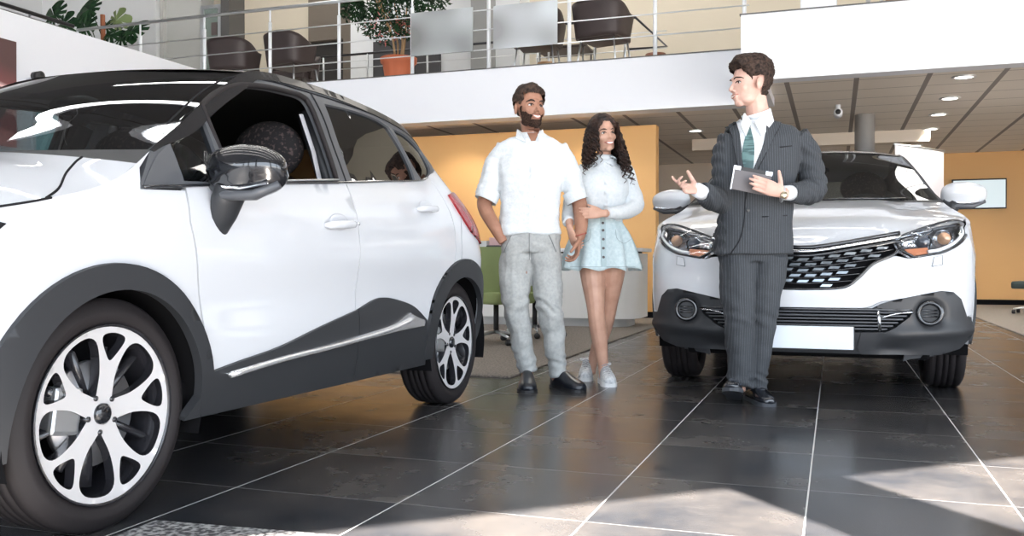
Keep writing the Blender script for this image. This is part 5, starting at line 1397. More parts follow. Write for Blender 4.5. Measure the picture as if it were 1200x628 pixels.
def shoe_bm(bm, A, dirv, L=.285, w=.05, h=.075, pitch=0., open_top=True):
    """A: heel point on the ground, dirv: horizontal toe direction; pitch lifts the toe"""
    A = Vector(A); D = Vector((dirv[0], dirv[1], 0)).normalized(); S = Vector((0, 0, 1)).cross(D)
    Dp = (D*math.cos(pitch)+Vector((0, 0, 1))*math.sin(pitch)); U = S.cross(Dp)*-1
    U = Dp.cross(S) if Dp.cross(S).z > 0 else S.cross(Dp)
    sec = [(0, .030, h*.80), (.04, .036, h*1.05), (.09, .038, h*1.10), (.14, .042, h*.92), (.19, .048, h*.70), (.235, .046, h*.55), (.27, .034, h*.42), (.285, .014, h*.25)]
    G = []; n = 20
    S2 = crspline([(a*L/.285, b*w/.05, c) for a, b, c in sec], False, 3)
    for a, b, c in S2:
        row = []
        for k in range(n):
            t = 2*PI*k/n; cx, sz = math.cos(t), math.sin(t)
            row.append(bm.verts.new(A + Dp*a + S*(b*abs(cx)**.8*(1 if cx >= 0 else -1)) + U*(max(0, sz)**.85*c if sz > 0 else sz*.004)))
        G.append(row)
    for i in range(len(G)-1):
        for k in range(n): bm.faces.new((G[i][k], G[i][(k+1) % n], G[i+1][(k+1) % n], G[i+1][k]))
    bm.faces.new(G[0][::-1]); bm.faces.new(G[-1])
    return Dp, S, U
def sole_bm(A, Dp, S, U, L, w, t=.018):
    bm = NB(); P = []
    sec = [(0, .62), (.04, .74), (.09, .72), (.14, .80), (.19, .96), (.235, .94), (.27, .66), (.283, .2)]
    A = Vector(A)
    Lf = [(a*L/.285+.0, b*(w+.004)) for a, b in crspline([(a, b) for a, b in sec], False, 3)]
    lo = [A+Dp*(a-.003)+S*b-U*t for a, b in Lf]+[A+Dp*(a-.003)-S*b-U*t for a, b in Lf[::-1]]
    a = [bm.verts.new(p) for p in lo]; b = [bm.verts.new(p+U*t) for p in lo]
    bm.faces.new(a[::-1]); bm.faces.new(b)
    for i in range(len(a)): bm.faces.new((a[i], a[(i+1) % len(a)], b[(i+1) % len(a)], b[i]))
    return fixn(bm)
def shoe(root, A, d, L, w, h, m, sm_, pitch=0., name='shoe', sole=.018):
    bm = NB(); Dp, S, U = shoe_bm(bm, Vector(A)+Vector((0, 0, sole)), d, L, w, h, pitch); fixn(bm)
    o = obj(name, bm, m, root, True); obj('sole', sole_bm(Vector(A)+Vector((0, 0, sole)), Dp, S, U, L, w, sole), sm_, o)
    return o, Dp, S, U

SKIN_M = noisecol(mat('tanned_skin', (.36, .18, .11), .5), (.30, .140, .088), (.42, .215, .14), 14, .3, .7)
SKIN_W = noisecol(mat('light_tan_skin', (.58, .34, .25), .48), (.52, .29, .205), (.64, .385, .285), 12, .3, .7)
SKIN_S = noisecol(mat('fair_skin', (.66, .42, .34), .5), (.60, .355, .28), (.72, .47, .385), 14, .3, .7)
HAIR_B = noisecol(mat('dark_brown_hair', (.03, .018, .012), .6, spec=.2, bump=(260, .8, .004)), (.012, .008, .007), (.085, .052, .038), 70, .35, .7)
HAIR_W = noisecol(mat('curly_brown_hair', (.03, .018, .012), .5, spec=.3), (.010, .006, .006), (.065, .034, .024), 30, .35, .7)
BROWM = mat('brow_hair', (.022, .013, .010), .8)
BEARD = noisecol(mat('beard_hair', (.05, .03, .02), .8, spec=.15, bump=(420, .9, .003)), (.018, .010, .008), (.075, .043, .03), 150, .35, .7)
LIPM = mat('lip_male', (.50, .22, .17), .45); LIPF = mat('lip_female', (.56, .20, .18), .35)

class Fig:
    def __init__(s, px, d0, label):
        s.d0 = d0; s.x0 = (px-600)/1065*d0
        X = -SN*d0+CS*s.x0; Y = CS*d0+SN*s.x0
        s.root = empty('person', (X, Y, 0), YAW, label, 'person')
    def P(s, px, py, dy=0.):
        d = s.d0+dy
        return ((px-600)/1065*d - s.x0, dy, .75+(309-py)/1065*d)
    def L(s, *pts):   # (px, py, dy, ra, rb)
        return [(*s.P(*p[:3]), *p[3:]) for p in pts]
    def w(s, px): return px/1065*s.d0

def hm(pos, yaw, pitch=0., roll=0.):
    return Matrix.Translation(Vector(pos)) @ Matrix.Rotation(yaw, 4, 'Z') @ Matrix.Rotation(roll, 4, 'Y') @ Matrix.Rotation(pitch, 4, 'X')

# ---------------------------------------------------------------- man in white shirt
def man_shirt():
    f = Fig(640, 5.47, 'bearded man in a white shirt and pale grey trousers holding hands with the woman')
    r = f.root; P = f.P; L = f.L
    H = hm(P(621, 127, -.02), .44, -.05, .03); sc = 1.06
    bm = NB(); add_head(bm, H, sc)
    limb(bm, L((620, 140, .03, .056), (622, 155, .045, .056), (624, 168, .05, .075)))
    rings(bm, [(P(624, 0)[0], .04, 1.50, .12, .07), (P(623, 0)[0], .03, 1.38, .165, .10), (P(622, 0)[0], .03, 1.15, .14, .09), (P(621, 0)[0], .03, .97, .15, .10), (P(621, 0)[0], .03, .86, .14, .09)])
    limb(bm, L((594, 178, .03, .035), (573, 225, .04, .044), (568, 242, .02, .046), (580, 266, -.03, .038), (590, 284, -.05, .028)))
    limb(bm, L((653, 178, .03, .035), (674, 225, .05, .044), (680, 243, .03, .047), (681, 265, -.02, .040), (679, 280, -.05, .030)))
    hand(bm, P(679, 280, -.05), (-.16, .0, -1), (-.85, -.1, .1), -1, (.55, .6, .7, .75), .03, (.7, .5, .5))
    hand(bm, P(592, 284, .0), (.35, .3, -1), (.8, .4, 0), -1, (.3, .3, .3, .3), .03, (.8, .3, .3))
    for pts in (((608, 285, .03, .08), (607, 330, .03, .075), (607, 365, .0, .055), (612, 400, .02, .05), (618, 437, .05, .036), (618, 446, .04, .036)), ((637, 285, .03, .08), (642, 330, .02, .075), (645, 365, -.03, .055), (649, 400, -.01, .05), (652, 437, .02, .036), (654, 446, .02, .036))):
        limb(bm, L(*pts))
    me = remeshed(bm, .0042, 3); displace(me, head_post(H, sc)); body = mobj('body', me, SKIN_M, r)
    face_details(body, r, H, sc, BROWM, LIPM, look=1)
    def hair(p):
        # hairline
        line = .062 + .010*math.cos(p.x*22)
        if p.y < -.01:
            t = (p.z-line+.1*max(0, abs(p.x)-.05)+.0)/.02 if p.y < -.045 else (p.z-(.035-(p.y+.045)*1.0))/.02
        elif p.y < .03: t = (p.z-(-.005 - (p.y)*.6))/.02
        else: t = (p.z+.045)/.02
        if abs(p.x) > .058 and -.06 < p.z < .028 and -.012 < p.y < .042: return 0
        t = max(0, min(1, t))
        return t*(.006+.016*max(0, p.z/.1)+.010*math.exp(-((p.y+.06)/.04)**2)*(p.z > .06))
    shell_from(body, r, 'hair', H, sc, hair, HAIR_B, .006, 55, (1, .5, 1))
    def beard(p):
        if p.y > -.012 and p.z > -.075: return 0
        if p.y > .02 or abs(p.x) > .070: return 0
        lim = -.050 + (.055 if abs(p.x) > .062 and -.035 < p.y < -.012 else max(0, (abs(p.x)-.034))*.75)
        if abs(p.x) < .026: lim = -.045
        t = (lim-p.z)/.01
        if p.z < -.118-(p.y+.06)*.15: return 0
        if abs(p.x) < .023 and -.076 < p.z < -.053: return 0
        if abs(p.x) < .026 and p.y > -.03: return 0
        return max(0, min(1, t))*.0045
    shell_from(body, r, 'beard', H, sc, beard, BEARD, .0015, 200)
    # shirt
    SH = noisecol(mat('white_linen_shirt', (.80, .84, .86), .8, bump=(45, .25, .01)), (.64, .69, .72), (.75, .78, .80), 90, .3, .7)
    bm = NB(); cx = lambda p: P(p, 0)[0]
    rings(bm, [(cx(623), .04, 1.545, .060, .055), (cx(623), .04, 1.515, .110, .070), (cx(622), .035, 1.48, .185, .088), (cx(622), .03, 1.42, .205, .110), (cx(622), .02, 1.33, .205, .122), (cx(622), .02, 1.20, .188, .115), (cx(621), .02, 1.08, .178, .110), (cx(621), .02, .99, .182, .114), (cx(621), .02, .925, .190, .118)], ex=2.5)
    limb(bm, L((594, 173, .03, .070), (581, 195, .035, .073), (573, 218, .03, .068), (570, 230, .02, .066)))
    limb(bm, L((652, 173, .03, .070), (664, 195, .035, .072), (672, 220, .035, .066), (675, 231, .03, .064)))
    me = remeshed(bm, .007, 4)
    wr = wrinkle(.010, 9, (1, 1, .55), 3); wr2 = wrinkle(.005, 22, (.7, .7, 1.4), 9)
    displace(me, lambda c, n: wr2(wr(c, n), n))
    shirt = mobj('shirt', me, SH, r)
    for pts in (((574, 224, .025, .070), (569, 235, .015, .066)), ((672, 224, .035, .068), (677, 236, .03, .064))):
        bm = NB(); a, b = L(*pts); tube(bm, [a[:3], b[:3]], [a[3]+.004, b[3]+.004], 22, cap=False); tube(bm, [a[:3], b[:3]], [a[3]-.006, b[3]-.006], 22, cap=False); fixn(bm); obj('rolled_cuff', bm, SH, shirt, True)
    s = front_surf(bvh_of(me)); c0 = cx(624)
    panel('placket', [(c0-.018, 1.478), (c0+.018, 1.478), (c0+.012, .935), (c0-.022, .935)], s, SH, shirt, step=.02, off=.004, sg=1, skirt=.006)
    for k in range(7):
        z = 1.46-.082*k; p = s(c0-.003, z)
        bm = NB(); lathe(bm, [(0, -.003), (.006, -.003), (.006, .002)], 12, axis='y', center=(p[0], p[1]-.005, p[2]), close=False); obj('button', bm, mat('button_white', (.7, .72, .72), .3), shirt)
    # open neck and collar
    panel('open_neck', sm([(c0-.040, 1.555, 1), (c0+.045, 1.555, 1), (c0+.012, 1.470, 1), (c0-.006, 1.470, 1)], 2), s, SKIN_M, shirt, step=.012, off=.003, sg=1, skirt=0)
    for c in ([(606, 151, .04), (614, 157, -.03), (616.5, 167, -.075), (604, 162, -.04)], [(636, 151, .04), (640, 163, -.04), (631, 167, -.075), (630, 157, -.03)]):
        bm = NB(); a = [bm.verts.new(Vector(P(*t))) for t in c]; b_ = [bm.verts.new(Vector(P(*t))+Vector((0, .008, 0))) for t in c]
        bm.faces.new(a); bm.faces.new(b_[::-1])
        for k in range(4): bm.faces.new((a[k], b_[k], b_[(k+1) % 4], a[(k+1) % 4]))
        fixn(bm); bevel(bm, .002, 1); obj('collar', bm, SH, shirt)
    bm = NB(); tube(bm, [(c0+.057*math.cos(t), .045+.057*math.sin(t), 1.543+.016*math.sin(t)) for t in [PI*(-.12+1.24*k/20) for k in range(21)]], [(.0045, .004+.015*math.sin(PI*k/20)) for k in range(21)], 10); fixn(bm); obj('collar', bm, SH, shirt, True)
    panel('chest_pocket', [(c0+.06, 1.38), (c0+.14, 1.375), (c0+.14, 1.29), (c0+.10, 1.275), (c0+.06, 1.29)], s, SH, shirt, step=.02, off=.004, sg=1, skirt=.006) if False else None
    # trousers
    TR = noisecol(mat('pale_grey_trousers', (.42, .43, .42), .85, bump=(30, .3, .01)), (.36, .375, .375), (.46, .47, .46), 60, .3, .7)
    bm = NB()
    rings(bm, [(cx(621), .03, 1.0, .165, .105), (cx(621), .03, .93, .178, .118), (cx(621), .03, .87, .182, .120), (cx(621), .03, .82, .178, .115)], ex=2.4)
    limb(bm, L((606, 292, .03, .100, .105), (604, 325, .03, .096, .10), (605, 360, .0, .078, .085), (611, 395, .02, .068, .072), (617, 425, .045, .056, .060), (619, 436, .045, .056, .062)), up=Vector((0, 1, 0)))
    limb(bm, L((637, 292, .03, .100, .105), (641, 325, .02, .096, .10), (645, 360, -.03, .078, .085), (649, 395, -.01, .068, .072), (653, 427, .015, .056, .060), (655, 440, .015, .056, .064)), up=Vector((0, 1, 0)))
    me = remeshed(bm, .007, 3)
    wa = wrinkle(.012, 9, (1, 1, 1.2), 5)
    def fold(c, n):
        a = .0055*math.exp(-((c.z-.50)/.07)**2)+.004*math.exp(-((c.z-.16)/.06)**2)+.003*math.exp(-((c.z-.84)/.05)**2)
        return wa(c, n)+n*(a*math.sin(c.z*100+c.x*50*(1 if c.x > -.09 else -1)+5*noise.noise(c*6)))
    displace(me, fold); tr = mobj('trousers', me, TR, r)
    s2 = front_surf(bvh_of(me))
    strip('fly_seam', [(cx(620), .93-.012*k) for k in range(14)], s2, mat('trouser_seam', (.22, .23, .23), .9), tr, r=.003, off=.001, sg=1)
    for q in (1, -1): strip('pocket_seam', crspline([(cx(621)+q*.105, .93), (cx(621)+q*.13, .88), (cx(621)+q*.155, .82)], False, 4), s2, MATS['trouser_seam'], tr, r=.003, off=.001, sg=1)
    # loafers
    LM = mat('black_leather_shoes', (.008, .010, .016), .35, coat=.2); SO = mat('black_sole', (.01, .01, .012), .5)
    hx, hy, hz = P(618, 0, .10); shoe(r, (hx, .08, 0), (-.02, -1), .29, .059, .085, LM, SO, name='loafer')
    hx, hy, hz = P(650, 0, .06); o, Dp, S, U = shoe(r, (hx, .06, 0), (.52, -.85), .29, .059, .085, LM, SO, name='loafer')
    return f
# ---------------------------------------------------------------- woman
def woman():
    f = Fig(706, 5.66, 'smiling woman with long curly brown hair in a white blouse and pale denim skirt')
    r = f.root; P = f.P; L = f.L; cx = lambda p: P(p, 0)[0]
    H = hm(P(707.5, 158, -.01), .30, -.02, -.10); sc = .96
    bm = NB(); add_head(bm, H, sc, True)
    limb(bm, L((708, 168, .03, .044), (708, 182, .04, .043), (708, 192, .045, .06)))
    rings(bm, [(cx(708), .04, 1.35, .09, .05), (cx(708), .03, 1.27, .13, .08), (cx(707), .03, 1.08, .105, .075), (cx(706), .03, .93, .14, .095), (cx(706), .03, .84, .15, .10)])
    limb(bm, L((688, 200, .03, .030), (672, 226, .04, .034), (667, 242, .03, .034), (667, 255, -.10, .028), (668, 268, -.21, .022)))
    hand(bm, P(668, 268, -.22), (.32, -.05, -1), (.75, .55, .1), -1, (.45, .55, .6, .65), .03, (.7, .5, .4), .88)
    limb(bm, L((730, 200, .03, .030), (742, 225, .03, .034), (741, 243, -.02, .034), (722, 249, -.16, .028), (706, 250, -.22, .022)))
    hand(bm, P(706, 250, -.225), (-1, -.05, .02), (.05, 1, -.15), -1, (.25, .28, .3, .35), .05, (.7, .4, .1), .88)
    limb(bm, L((692, 290, .02, .088), (695, 325, .02, .078), (698, 358, -.02, .057), (699, 372, -.02, .053), (702, 392, .0, .053), (706, 420, .01, .036), (708, 438, .02, .034), (709, 444, .0, .034)))
    limb(bm, L((720, 290, .03, .088), (718, 322, .05, .075), (714, 354, .10, .056), (711, 372, .13, .053), (705, 392, .19, .052), (697, 416, .26, .036), (693, 430, .28, .033), (692, 438, .27, .033)))
    me = remeshed(bm, .0042, 3); displace(me, head_post(H, sc, True)); body = mobj('body', me, SKIN_W, r)
    face_details(body, r, H, sc, BROWM, LIPF, fem=True, look=1)
    # hair: cap plus curls
    def cap(p):
        if p.y < -.02:
            t = (p.z-.076+max(0, abs(p.x)-.020)*1.6)/.012
            if abs(p.x) > .066: t = 1
        else: t = (p.z+.09)/.02
        if p.z < -.08: return 0
        return max(0, min(1, t))*(.014+.006*max(0, p.z/.1))
    hr = shell_from(body, r, 'hair', H, sc, cap, HAIR_W, .007, 45)
    rnd = random.Random(11); Mf = H @ Matrix.Scale(sc, 4)
    bm = NB()
    for k in range(330):
        a = rnd.uniform(-2.75, 2.75)       # angle round the head, 0 = back, +-pi = face
        if abs(a) > 2.35 and rnd.random() < .6: continue
        hz = rnd.uniform(.0, .105)
        rr = math.sqrt(max(.02, 1-((hz-.034)/.09)**2))
        s0 = Vector((math.sin(a)*.078*rr, .018+math.cos(a)*.098*rr, hz))
        side = 1 if s0.x > 0 else -1
        p0 = Mf @ s0; out = (Mf @ (s0*1.35) - p0).normalized()
        Ln = rnd.uniform(.20, .40) if side > 0 else rnd.uniform(.16, .30)
        if s0.y > .05: Ln *= rnd.uniform(.9, 1.15)
        N = int(Ln/.0065); ph = rnd.uniform(0, 6.28); rad = rnd.uniform(.006, .013); pit = rnd.uniform(.030, .045)
        pts = []; c = p0.copy(); v = out*.7+Vector((0, 0, -.35))
        tgt_out = Vector((side*rnd.uniform(.02, .22) + (.16 if side > 0 else .03), rnd.uniform(-.08, .10) if s0.y < .03 else .05, 0))
        for i in range(N):
            t = i/N
            v = (v*.80 + (Vector((0, 0, -1)) + tgt_out*(1-.3*t))*.20)
            c = c + v.normalized()*.0065
            ax = v.normalized(); u1, u2 = frame_at(ax)
            q = c + (u1*math.cos(ph+i*.0065/pit*6.28)+u2*math.sin(ph+i*.0065/pit*6.28))*rad*min(1, i/6)
            h = Mf.inverted() @ q      # keep out of the face
            if h.y < -.02 and abs(h.x) < .070 and -.115 < h.z < .06: h.x = .070*(1 if h.x > 0 else -1); q = Mf @ h
            pts.append(q)
        if len(pts) > 6: tube(bm, pts, [.0042*(1 if i < len(pts)-6 else .5) for i in range(len(pts))], 5)
    obj('hair_curls', bm, HAIR_W, r, True)
    # blouse
    BL = noisecol(mat('white_blouse', (.82, .86, .88), .75, bump=(45, .25, .01)), (.67, .72, .75), (.77, .80, .82), 60, .3, .7)
    bm = NB()
    rings(bm, [(cx(708), .04, 1.405, .050, .048), (cx(708), .04, 1.375, .085, .058), (cx(708), .035, 1.34, .140, .075), (cx(708), .025, 1.27, .160, .105), (cx(708), .01, 1.20, .155, .120), (cx(707), .02, 1.12, .135, .105), (cx(706), .03, 1.04, .125, .095), (cx(706), .03, 1.01, .128, .098)], ex=2.3)
    limb(bm, L((688, 197, .03, .052), (677, 215, .035, .054), (669, 238, .03, .048), (666, 252, -.07, .043), (667, 261, -.14, .038)))
    limb(bm, L((730, 197, .03, .052), (738, 215, .03, .054), (744, 238, .01, .056), (737, 247, -.06, .048), (722, 249, -.15, .042), (711, 250, -.20, .038)))
    me = remeshed(bm, .006, 4); wr = wrinkle(.008, 11, (1, 1, .7), 1); displace(me, wr); bl = mobj('blouse', me, BL, r)
    s = front_surf(bvh_of(me)); c0 = cx(708.5)
    panel('placket', [(c0-.012, 1.375), (c0+.012, 1.375), (c0+.006, 1.03), (c0-.016, 1.03)], s, BL, bl, step=.02, off=.004, sg=1, skirt=.006)
    for q in (1, -1):
        panel('collar', sm([(c0+q*.030, 1.412, 1), (c0+q*.060, 1.405), (c0+q*.070, 1.375), (c0+q*.045, 1.352), (c0+q*.006, 1.378, 1)], 3), s, BL, bl, step=.01, off=.009, sg=1, skirt=.01)
    bm = NB(); tube(bm, [(c0+.050*math.cos(t), .04+.050*math.sin(t), 1.412) for t in [2*PI*k/24 for k in range(24)]], (.008, .018), 10, closed=True); fixn(bm); obj('collar', bm, BL, bl, True)
    # skirt with folds
    DN = noisecol(mat('pale_denim', (.55, .68, .72), .85, bump=(60, .3, .006)), (.50, .63, .67), (.66, .77, .80), 50, .3, .7)
    bm = NB(); n = 96; G = []
    Z = [(1.055, .124, .094, 0), (1.01, .134, .104, .002), (.95, .168, .130, .010), (.87, .200, .155, .018), (.79, .222, .172, .026), (.715, .236, .186, .034)]
    Zs = crspline(Z, False, 4)
    for off in (0, -.006):
        G = []
        for z, rx, ry, fo in Zs:
            row = []
            for k in range(n):
                t = 2*PI*k/n; w_ = fo*math.sin(9*t+1.1*math.sin(2*t))
                hz = .010*math.sin(9*t+1.1)*fo/.034 if z < .75 else 0
                row.append(bm.verts.new((cx(705)+(rx+w_+off)*math.cos(t), .03+(ry+w_+off)*math.sin(t), z+hz)))
            G.append(row)
        for i in range(len(G)-1):
            for k in range(n): bm.faces.new((G[i][k], G[i][(k+1) % n], G[i+1][(k+1) % n], G[i+1][k]))
        if off == 0: low = G[-1]
        else:
            for k in range(n): bm.faces.new((low[k], low[(k+1) % n], G[-1][(k+1) % n], G[-1][k]))
    fixn(bm); sk = obj('skirt', bm, DN, r, True)
    me = sk.data; s = front_surf(bvh_of(me)); c1 = cx(705)
    strip('hem_stitching', [(c1-.2+.4*k/60, .732) for k in range(61)], s, mat('denim_stitch', (.35, .45, .48), .9), sk, r=.002, off=.001, sg=1)
    panel('button_placket', [(c1-.016, 1.05), (c1+.016, 1.05), (c1+.018, .73), (c1-.014, .73)], s, mat('denim_placket', (.42, .53, .56), .9), sk, step=.02, off=.003, sg=1, skirt=.004)
    for k, z in enumerate((1.0, .955, .90, .845, .79)):
        p = s(c1+.0, z); bm = NB(); lathe(bm, [(0, -.004), (.008, -.003), (.009, .003)], 14, axis='y', center=(p[0], p[1]-.006, p[2]), close=False); obj('button', bm, mat('dark_button', (.06, .05, .05), .3, metal=.6), sk)
    for q in (1, -1): strip('pocket_seam', crspline([(c1+q*.075, .96), (c1+q*.085, .90), (c1+q*.13, .875), (c1+q*.175, .90)], False, 5), s, MATS['denim_stitch'], sk, r=.002, off=.001, sg=1)
    # sneakers
    SN_ = noisecol(mat('white_sneaker', (.66, .68, .70), .6), (.50, .52, .54), (.78, .79, .80), 70, .35, .65); SO = mat('white_sole', (.80, .80, .80), .5); LA = mat('laces', (.3, .31, .33), .8)
    for (A, d) in (((cx(708), .09, 0), (.10, -1)), ((cx(693), .36, 0), (-.12, -1))):
        o, Dp, S, U = shoe(r, A, d, .255, .047, .088, SN_, SO, name='sneaker', sole=.028)
        B0 = Vector(A)+Vector((0, 0, .028)); bm = NB()
        for k in range(5):
            a = .105+.022*k; h = .094-.012*k
            tube(bm, [B0+Dp*(a)+S*(-.026)+U*(h-.006), B0+Dp*(a+.008)+U*(h+.006), B0+Dp*(a)+S*.026+U*(h-.006)], .003, 6)
        obj('laces', bm, LA, o, True)
        bm = NB(); c = B0+Dp*.05+U*.095; tube(bm, [c+(Dp*math.cos(t)*.045+S*math.sin(t)*.036) for t in [2*PI*k/20 for k in range(20)]], .009, 8, closed=True); obj('collar', bm, SN_, o, True)
    # ring
    return f
# ---------------------------------------------------------------- salesman
def salesman():
    f = Fig(874, 4.9, 'smiling man in a dark grey pinstripe suit and green tie, hand held out')
    r = f.root; P = f.P; L = f.L; cx = lambda p: P(p, 0)[0]
    H = hm(P(878, 98.5, .0), -1.38, .04, 0.); sc = 1.07
    bm = NB(); add_head(bm, H, sc)
    limb(bm, L((884, 108, .01, .058), (887, 128, .03, .060), (889, 146, .04, .075)))
    rings(bm, [(cx(890), .04, 1.47, .13, .07), (cx(890), .03, 1.35, .16, .10), (cx(888), .03, 1.12, .14, .095), (cx(885), .03, .93, .15, .10), (cx(884), .03, .82, .15, .09)])
    limb(bm, L((858, 168, .02, .035), (850, 200, .02, .044), (848, 232, -.02, .042), (834, 229, -.12, .036), (820, 223, -.20, .027)))
    hand(bm, P(820, 222, -.20), (-.88, -.2, .05), (-.1, -.72, .65), 1, (.30, .75, .85, .9), .10, (.35, .85, .25), .98, .1)
    limb(bm, L((936, 168, .02, .035), (948, 195, .03, .044), (953, 222, -.02, .044), (935, 225, -.15, .036), (918, 226, -.27, .027)))
    hand(bm, P(917, 226, -.29), (-.92, -.10, .33), (.0, .96, .05), -1, (.10, .10, .12, .14), .0, (.25, .95, .35), 1.0, .1)
    limb(bm, L((866, 300, .03, .085), (864, 370, -.02, .057), (866, 440, .02, .038), (866, 458, .0, .036)))
    limb(bm, L((903, 300, .01, .085), (896, 370, .02, .057), (886, 440, .06, .038), (884, 458, .05, .036)))
    me = remeshed(bm, .0042, 3); displace(me, head_post(H, sc)); body = mobj('body', me, SKIN_S, r)
    face_details(body, r, H, sc, BROWM, LIPM)
    def hair(p):
        line = .066
        if p.y < -.055: t = (p.z-line)/.015
        elif p.y < -.01: t = (p.z-(.052-(p.y+.055)*1.2))/.02
        elif p.y < .035: t = (p.z-(-.002-(p.y+.01)*.4))/.02
        else: t = (p.z+.065)/.02
        if abs(p.x) > .058 and -.06 < p.z < .024 and -.014 < p.y < .040: return 0
        t = max(0, min(1, t))
        return t*(.009+.026*max(0, min(1, (p.z-.03)/.07))+.016*math.exp(-((p.y+.06)/.035)**2)*(p.z > .06))
    shell_from(body, r, 'hair', H, sc, hair, HAIR_B, .009, 50, (1.3, .4, 1))
    def stub(p):
        if p.y > -.005 or p.y > .02: return 0
        lim = -.050 + max(0, (abs(p.x)-.030))*1.2
        if p.z < -.116: return 0
        if abs(p.x) < .024 and -.076 < p.z < -.05: return 0
        return .0012 if p.z < lim else 0
    None and shell_from(body, r, 'stubble', H, sc, stub, mat('stubble_skin', (.42, .26, .20), .7), 0)
    # suit material: fine vertical pinstripe
    SU = mat('pinstripe_wool', (.055, .062, .07), .85); nt = SU.node_tree; b = nt.nodes['Principled BSDF']; N_ = nt.nodes.new; LK = nt.links.new
    tc = N_('ShaderNodeTexCoord'); sp = N_('ShaderNodeSeparateXYZ'); LK(tc.outputs['Object'], sp.inputs[0])
    m1 = N_('ShaderNodeMath'); m1.operation = 'MULTIPLY'; m1.inputs[1].default_value = 78; LK(sp.outputs[0], m1.inputs[0])
    m2 = N_('ShaderNodeMath'); m2.operation = 'FRACT'; LK(m1.outputs[0], m2.inputs[0])
    m3 = N_('ShaderNodeMath'); m3.operation = 'GREATER_THAN'; m3.inputs[1].default_value = .82; LK(m2.outputs[0], m3.inputs[0])
    nz = N_('ShaderNodeTexNoise'); nz.inputs['Scale'].default_value = 130; LK(tc.outputs['Object'], nz.inputs['Vector'])
    mm = N_('ShaderNodeMath'); mm.operation = 'MULTIPLY'; LK(m3.outputs[0], mm.inputs[0]); LK(nz.outputs[0], mm.inputs[1])
    mc = N_('ShaderNodeMixRGB'); mc.inputs[1].default_value = (.040, .045, .052, 1); mc.inputs[2].default_value = (.125, .135, .15, 1); LK(mm.outputs[0], mc.inputs[0]); LK(mc.outputs[0], b.inputs['Base Color'])
    WS = mat('white_dress_shirt', (.84, .87, .90), .7)
    bm = NB()
    rings(bm, [(cx(888), .045, 1.545, .070, .060), (cx(889), .045, 1.515, .115, .075), (cx(893), .04, 1.485, .185, .090), (cx(894), .03, 1.42, .208, .120), (cx(892), .02, 1.30, .205, .132), (cx(888), .01, 1.15, .192, .125), (cx(886), .01, 1.05, .192, .125), (cx(884), .015, .93, .205, .130), (cx(883), .02, .80, .212, .132)], ex=2.6)
    limb(bm, L((857, 160, .02, .068), (850, 185, .02, .072), (849, 215, .0, .068), (846, 234, -.03, .068), (834, 231, -.12, .062), (823, 226, -.185, .052)))
    limb(bm, L((932, 160, .02, .070), (944, 180, .03, .074), (951, 205, .02, .072), (953, 222, -.02, .070), (939, 226, -.12, .060), (926, 226, -.21, .050)))
    me = remeshed(bm, .0065, 4); wr = wrinkle(.007, 10, (1, 1, .8), 2)
    def jf(c, n):
        a = .006 if (c.x > cx(935) or c.x < cx(846)) else 0
        return wr(c, n)+n*(a*math.sin(c.z*85+c.x*60+c.y*40))
    displace(me, jf); jk = mobj('jacket', me, SU, r)
    s = front_surf(bvh_of(me))
    def q(px, py): p = P(px, py, -.12); return (p[0], p[2])
    # shirt front, tie, lapels: outlines read across the chest
    panel('shirt_front', [q(871, 137), q(902, 137), q(901, 150), q(893, 175), q(877, 212), q(872, 195), q(870, 165), q(869, 140)], s, WS, r, step=.012, off=.004, skirt=0, sg=1)
    TI = mat('green_striped_tie', (.05, .13, .13), .5, sheen=.3); noisecol(TI, (.035, .085, .09), (.10, .19, .19), 60, .45, .55, (.2, .2, 1.5))
    tie = panel('tie', sm([q(877, 140)+(1,), q(884.5, 140)+(1,), q(882.5, 149)+(1,), q(885, 172), q(882, 200), q(877, 216)+(1,), q(870.5, 202), q(872, 175), q(878, 149)+(1,)], 3), s, TI, r, step=.012, off=.012, skirt=.008, sg=1)
    for c in ([(872, 132, -.03), (881, 142, -.085), (874, 160, -.115), (868, 147, -.075)], [(903, 127, .0), (884, 142, -.085), (893, 161, -.120), (907, 142, -.06)]):
        bm = NB(); a = [bm.verts.new(Vector(P(*t))) for t in c]; b_ = [bm.verts.new(Vector(P(*t))+Vector((0, .010, 0))) for t in c]
        bm.faces.new(a); bm.faces.new(b_[::-1])
        for k in range(4): bm.faces.new((a[k], b_[k], b_[(k+1) % 4], a[(k+1) % 4]))
        fixn(bm); bevel(bm, .002, 1); obj('shirt_collar', bm, WS, r)
    bm = NB(); c0 = cx(889); tube(bm, [(c0-.002+.062*math.cos(t), .035+.060*math.sin(t), 1.545+.020*math.cos(t)+.012*math.sin(t)) for t in [2*PI*k/28 for k in range(28)]], (.006, .032), 10, closed=True); fixn(bm); obj('shirt_collar', bm, WS, r, True)
    bm = NB(); tube(bm, [(c0+.004+.080*math.cos(t), .045+.072*math.sin(t), 1.522+.010*math.cos(t)+.018*math.sin(t)) for t in [PI*(-.15+1.3*k/24) for k in range(25)]], (.008, .022), 10); fixn(bm); obj('jacket_collar', bm, SU, jk, True)
    SUL = SU
    lap1 = [q(903, 138), q(909, 141), q(920, 143), q(914, 152), q(909, 158), q(892, 190), q(879, 219), q(876, 214), q(893, 176), q(900, 150)]
    lap2 = [q(869, 139), q(862, 142), q(856, 150), q(862, 158), q(866, 190), q(875, 216), q(877, 212), q(872, 192), q(870, 160)]
    panel('lapel', lap1, s, SUL, jk, step=.012, off=.014, skirt=.012, sg=1); panel('lapel', lap2, s, SUL, jk, step=.012, off=.014, skirt=.012, sg=1)
    EDG = mat('seam_shadow_wool', (.018, .02, .024), .95)
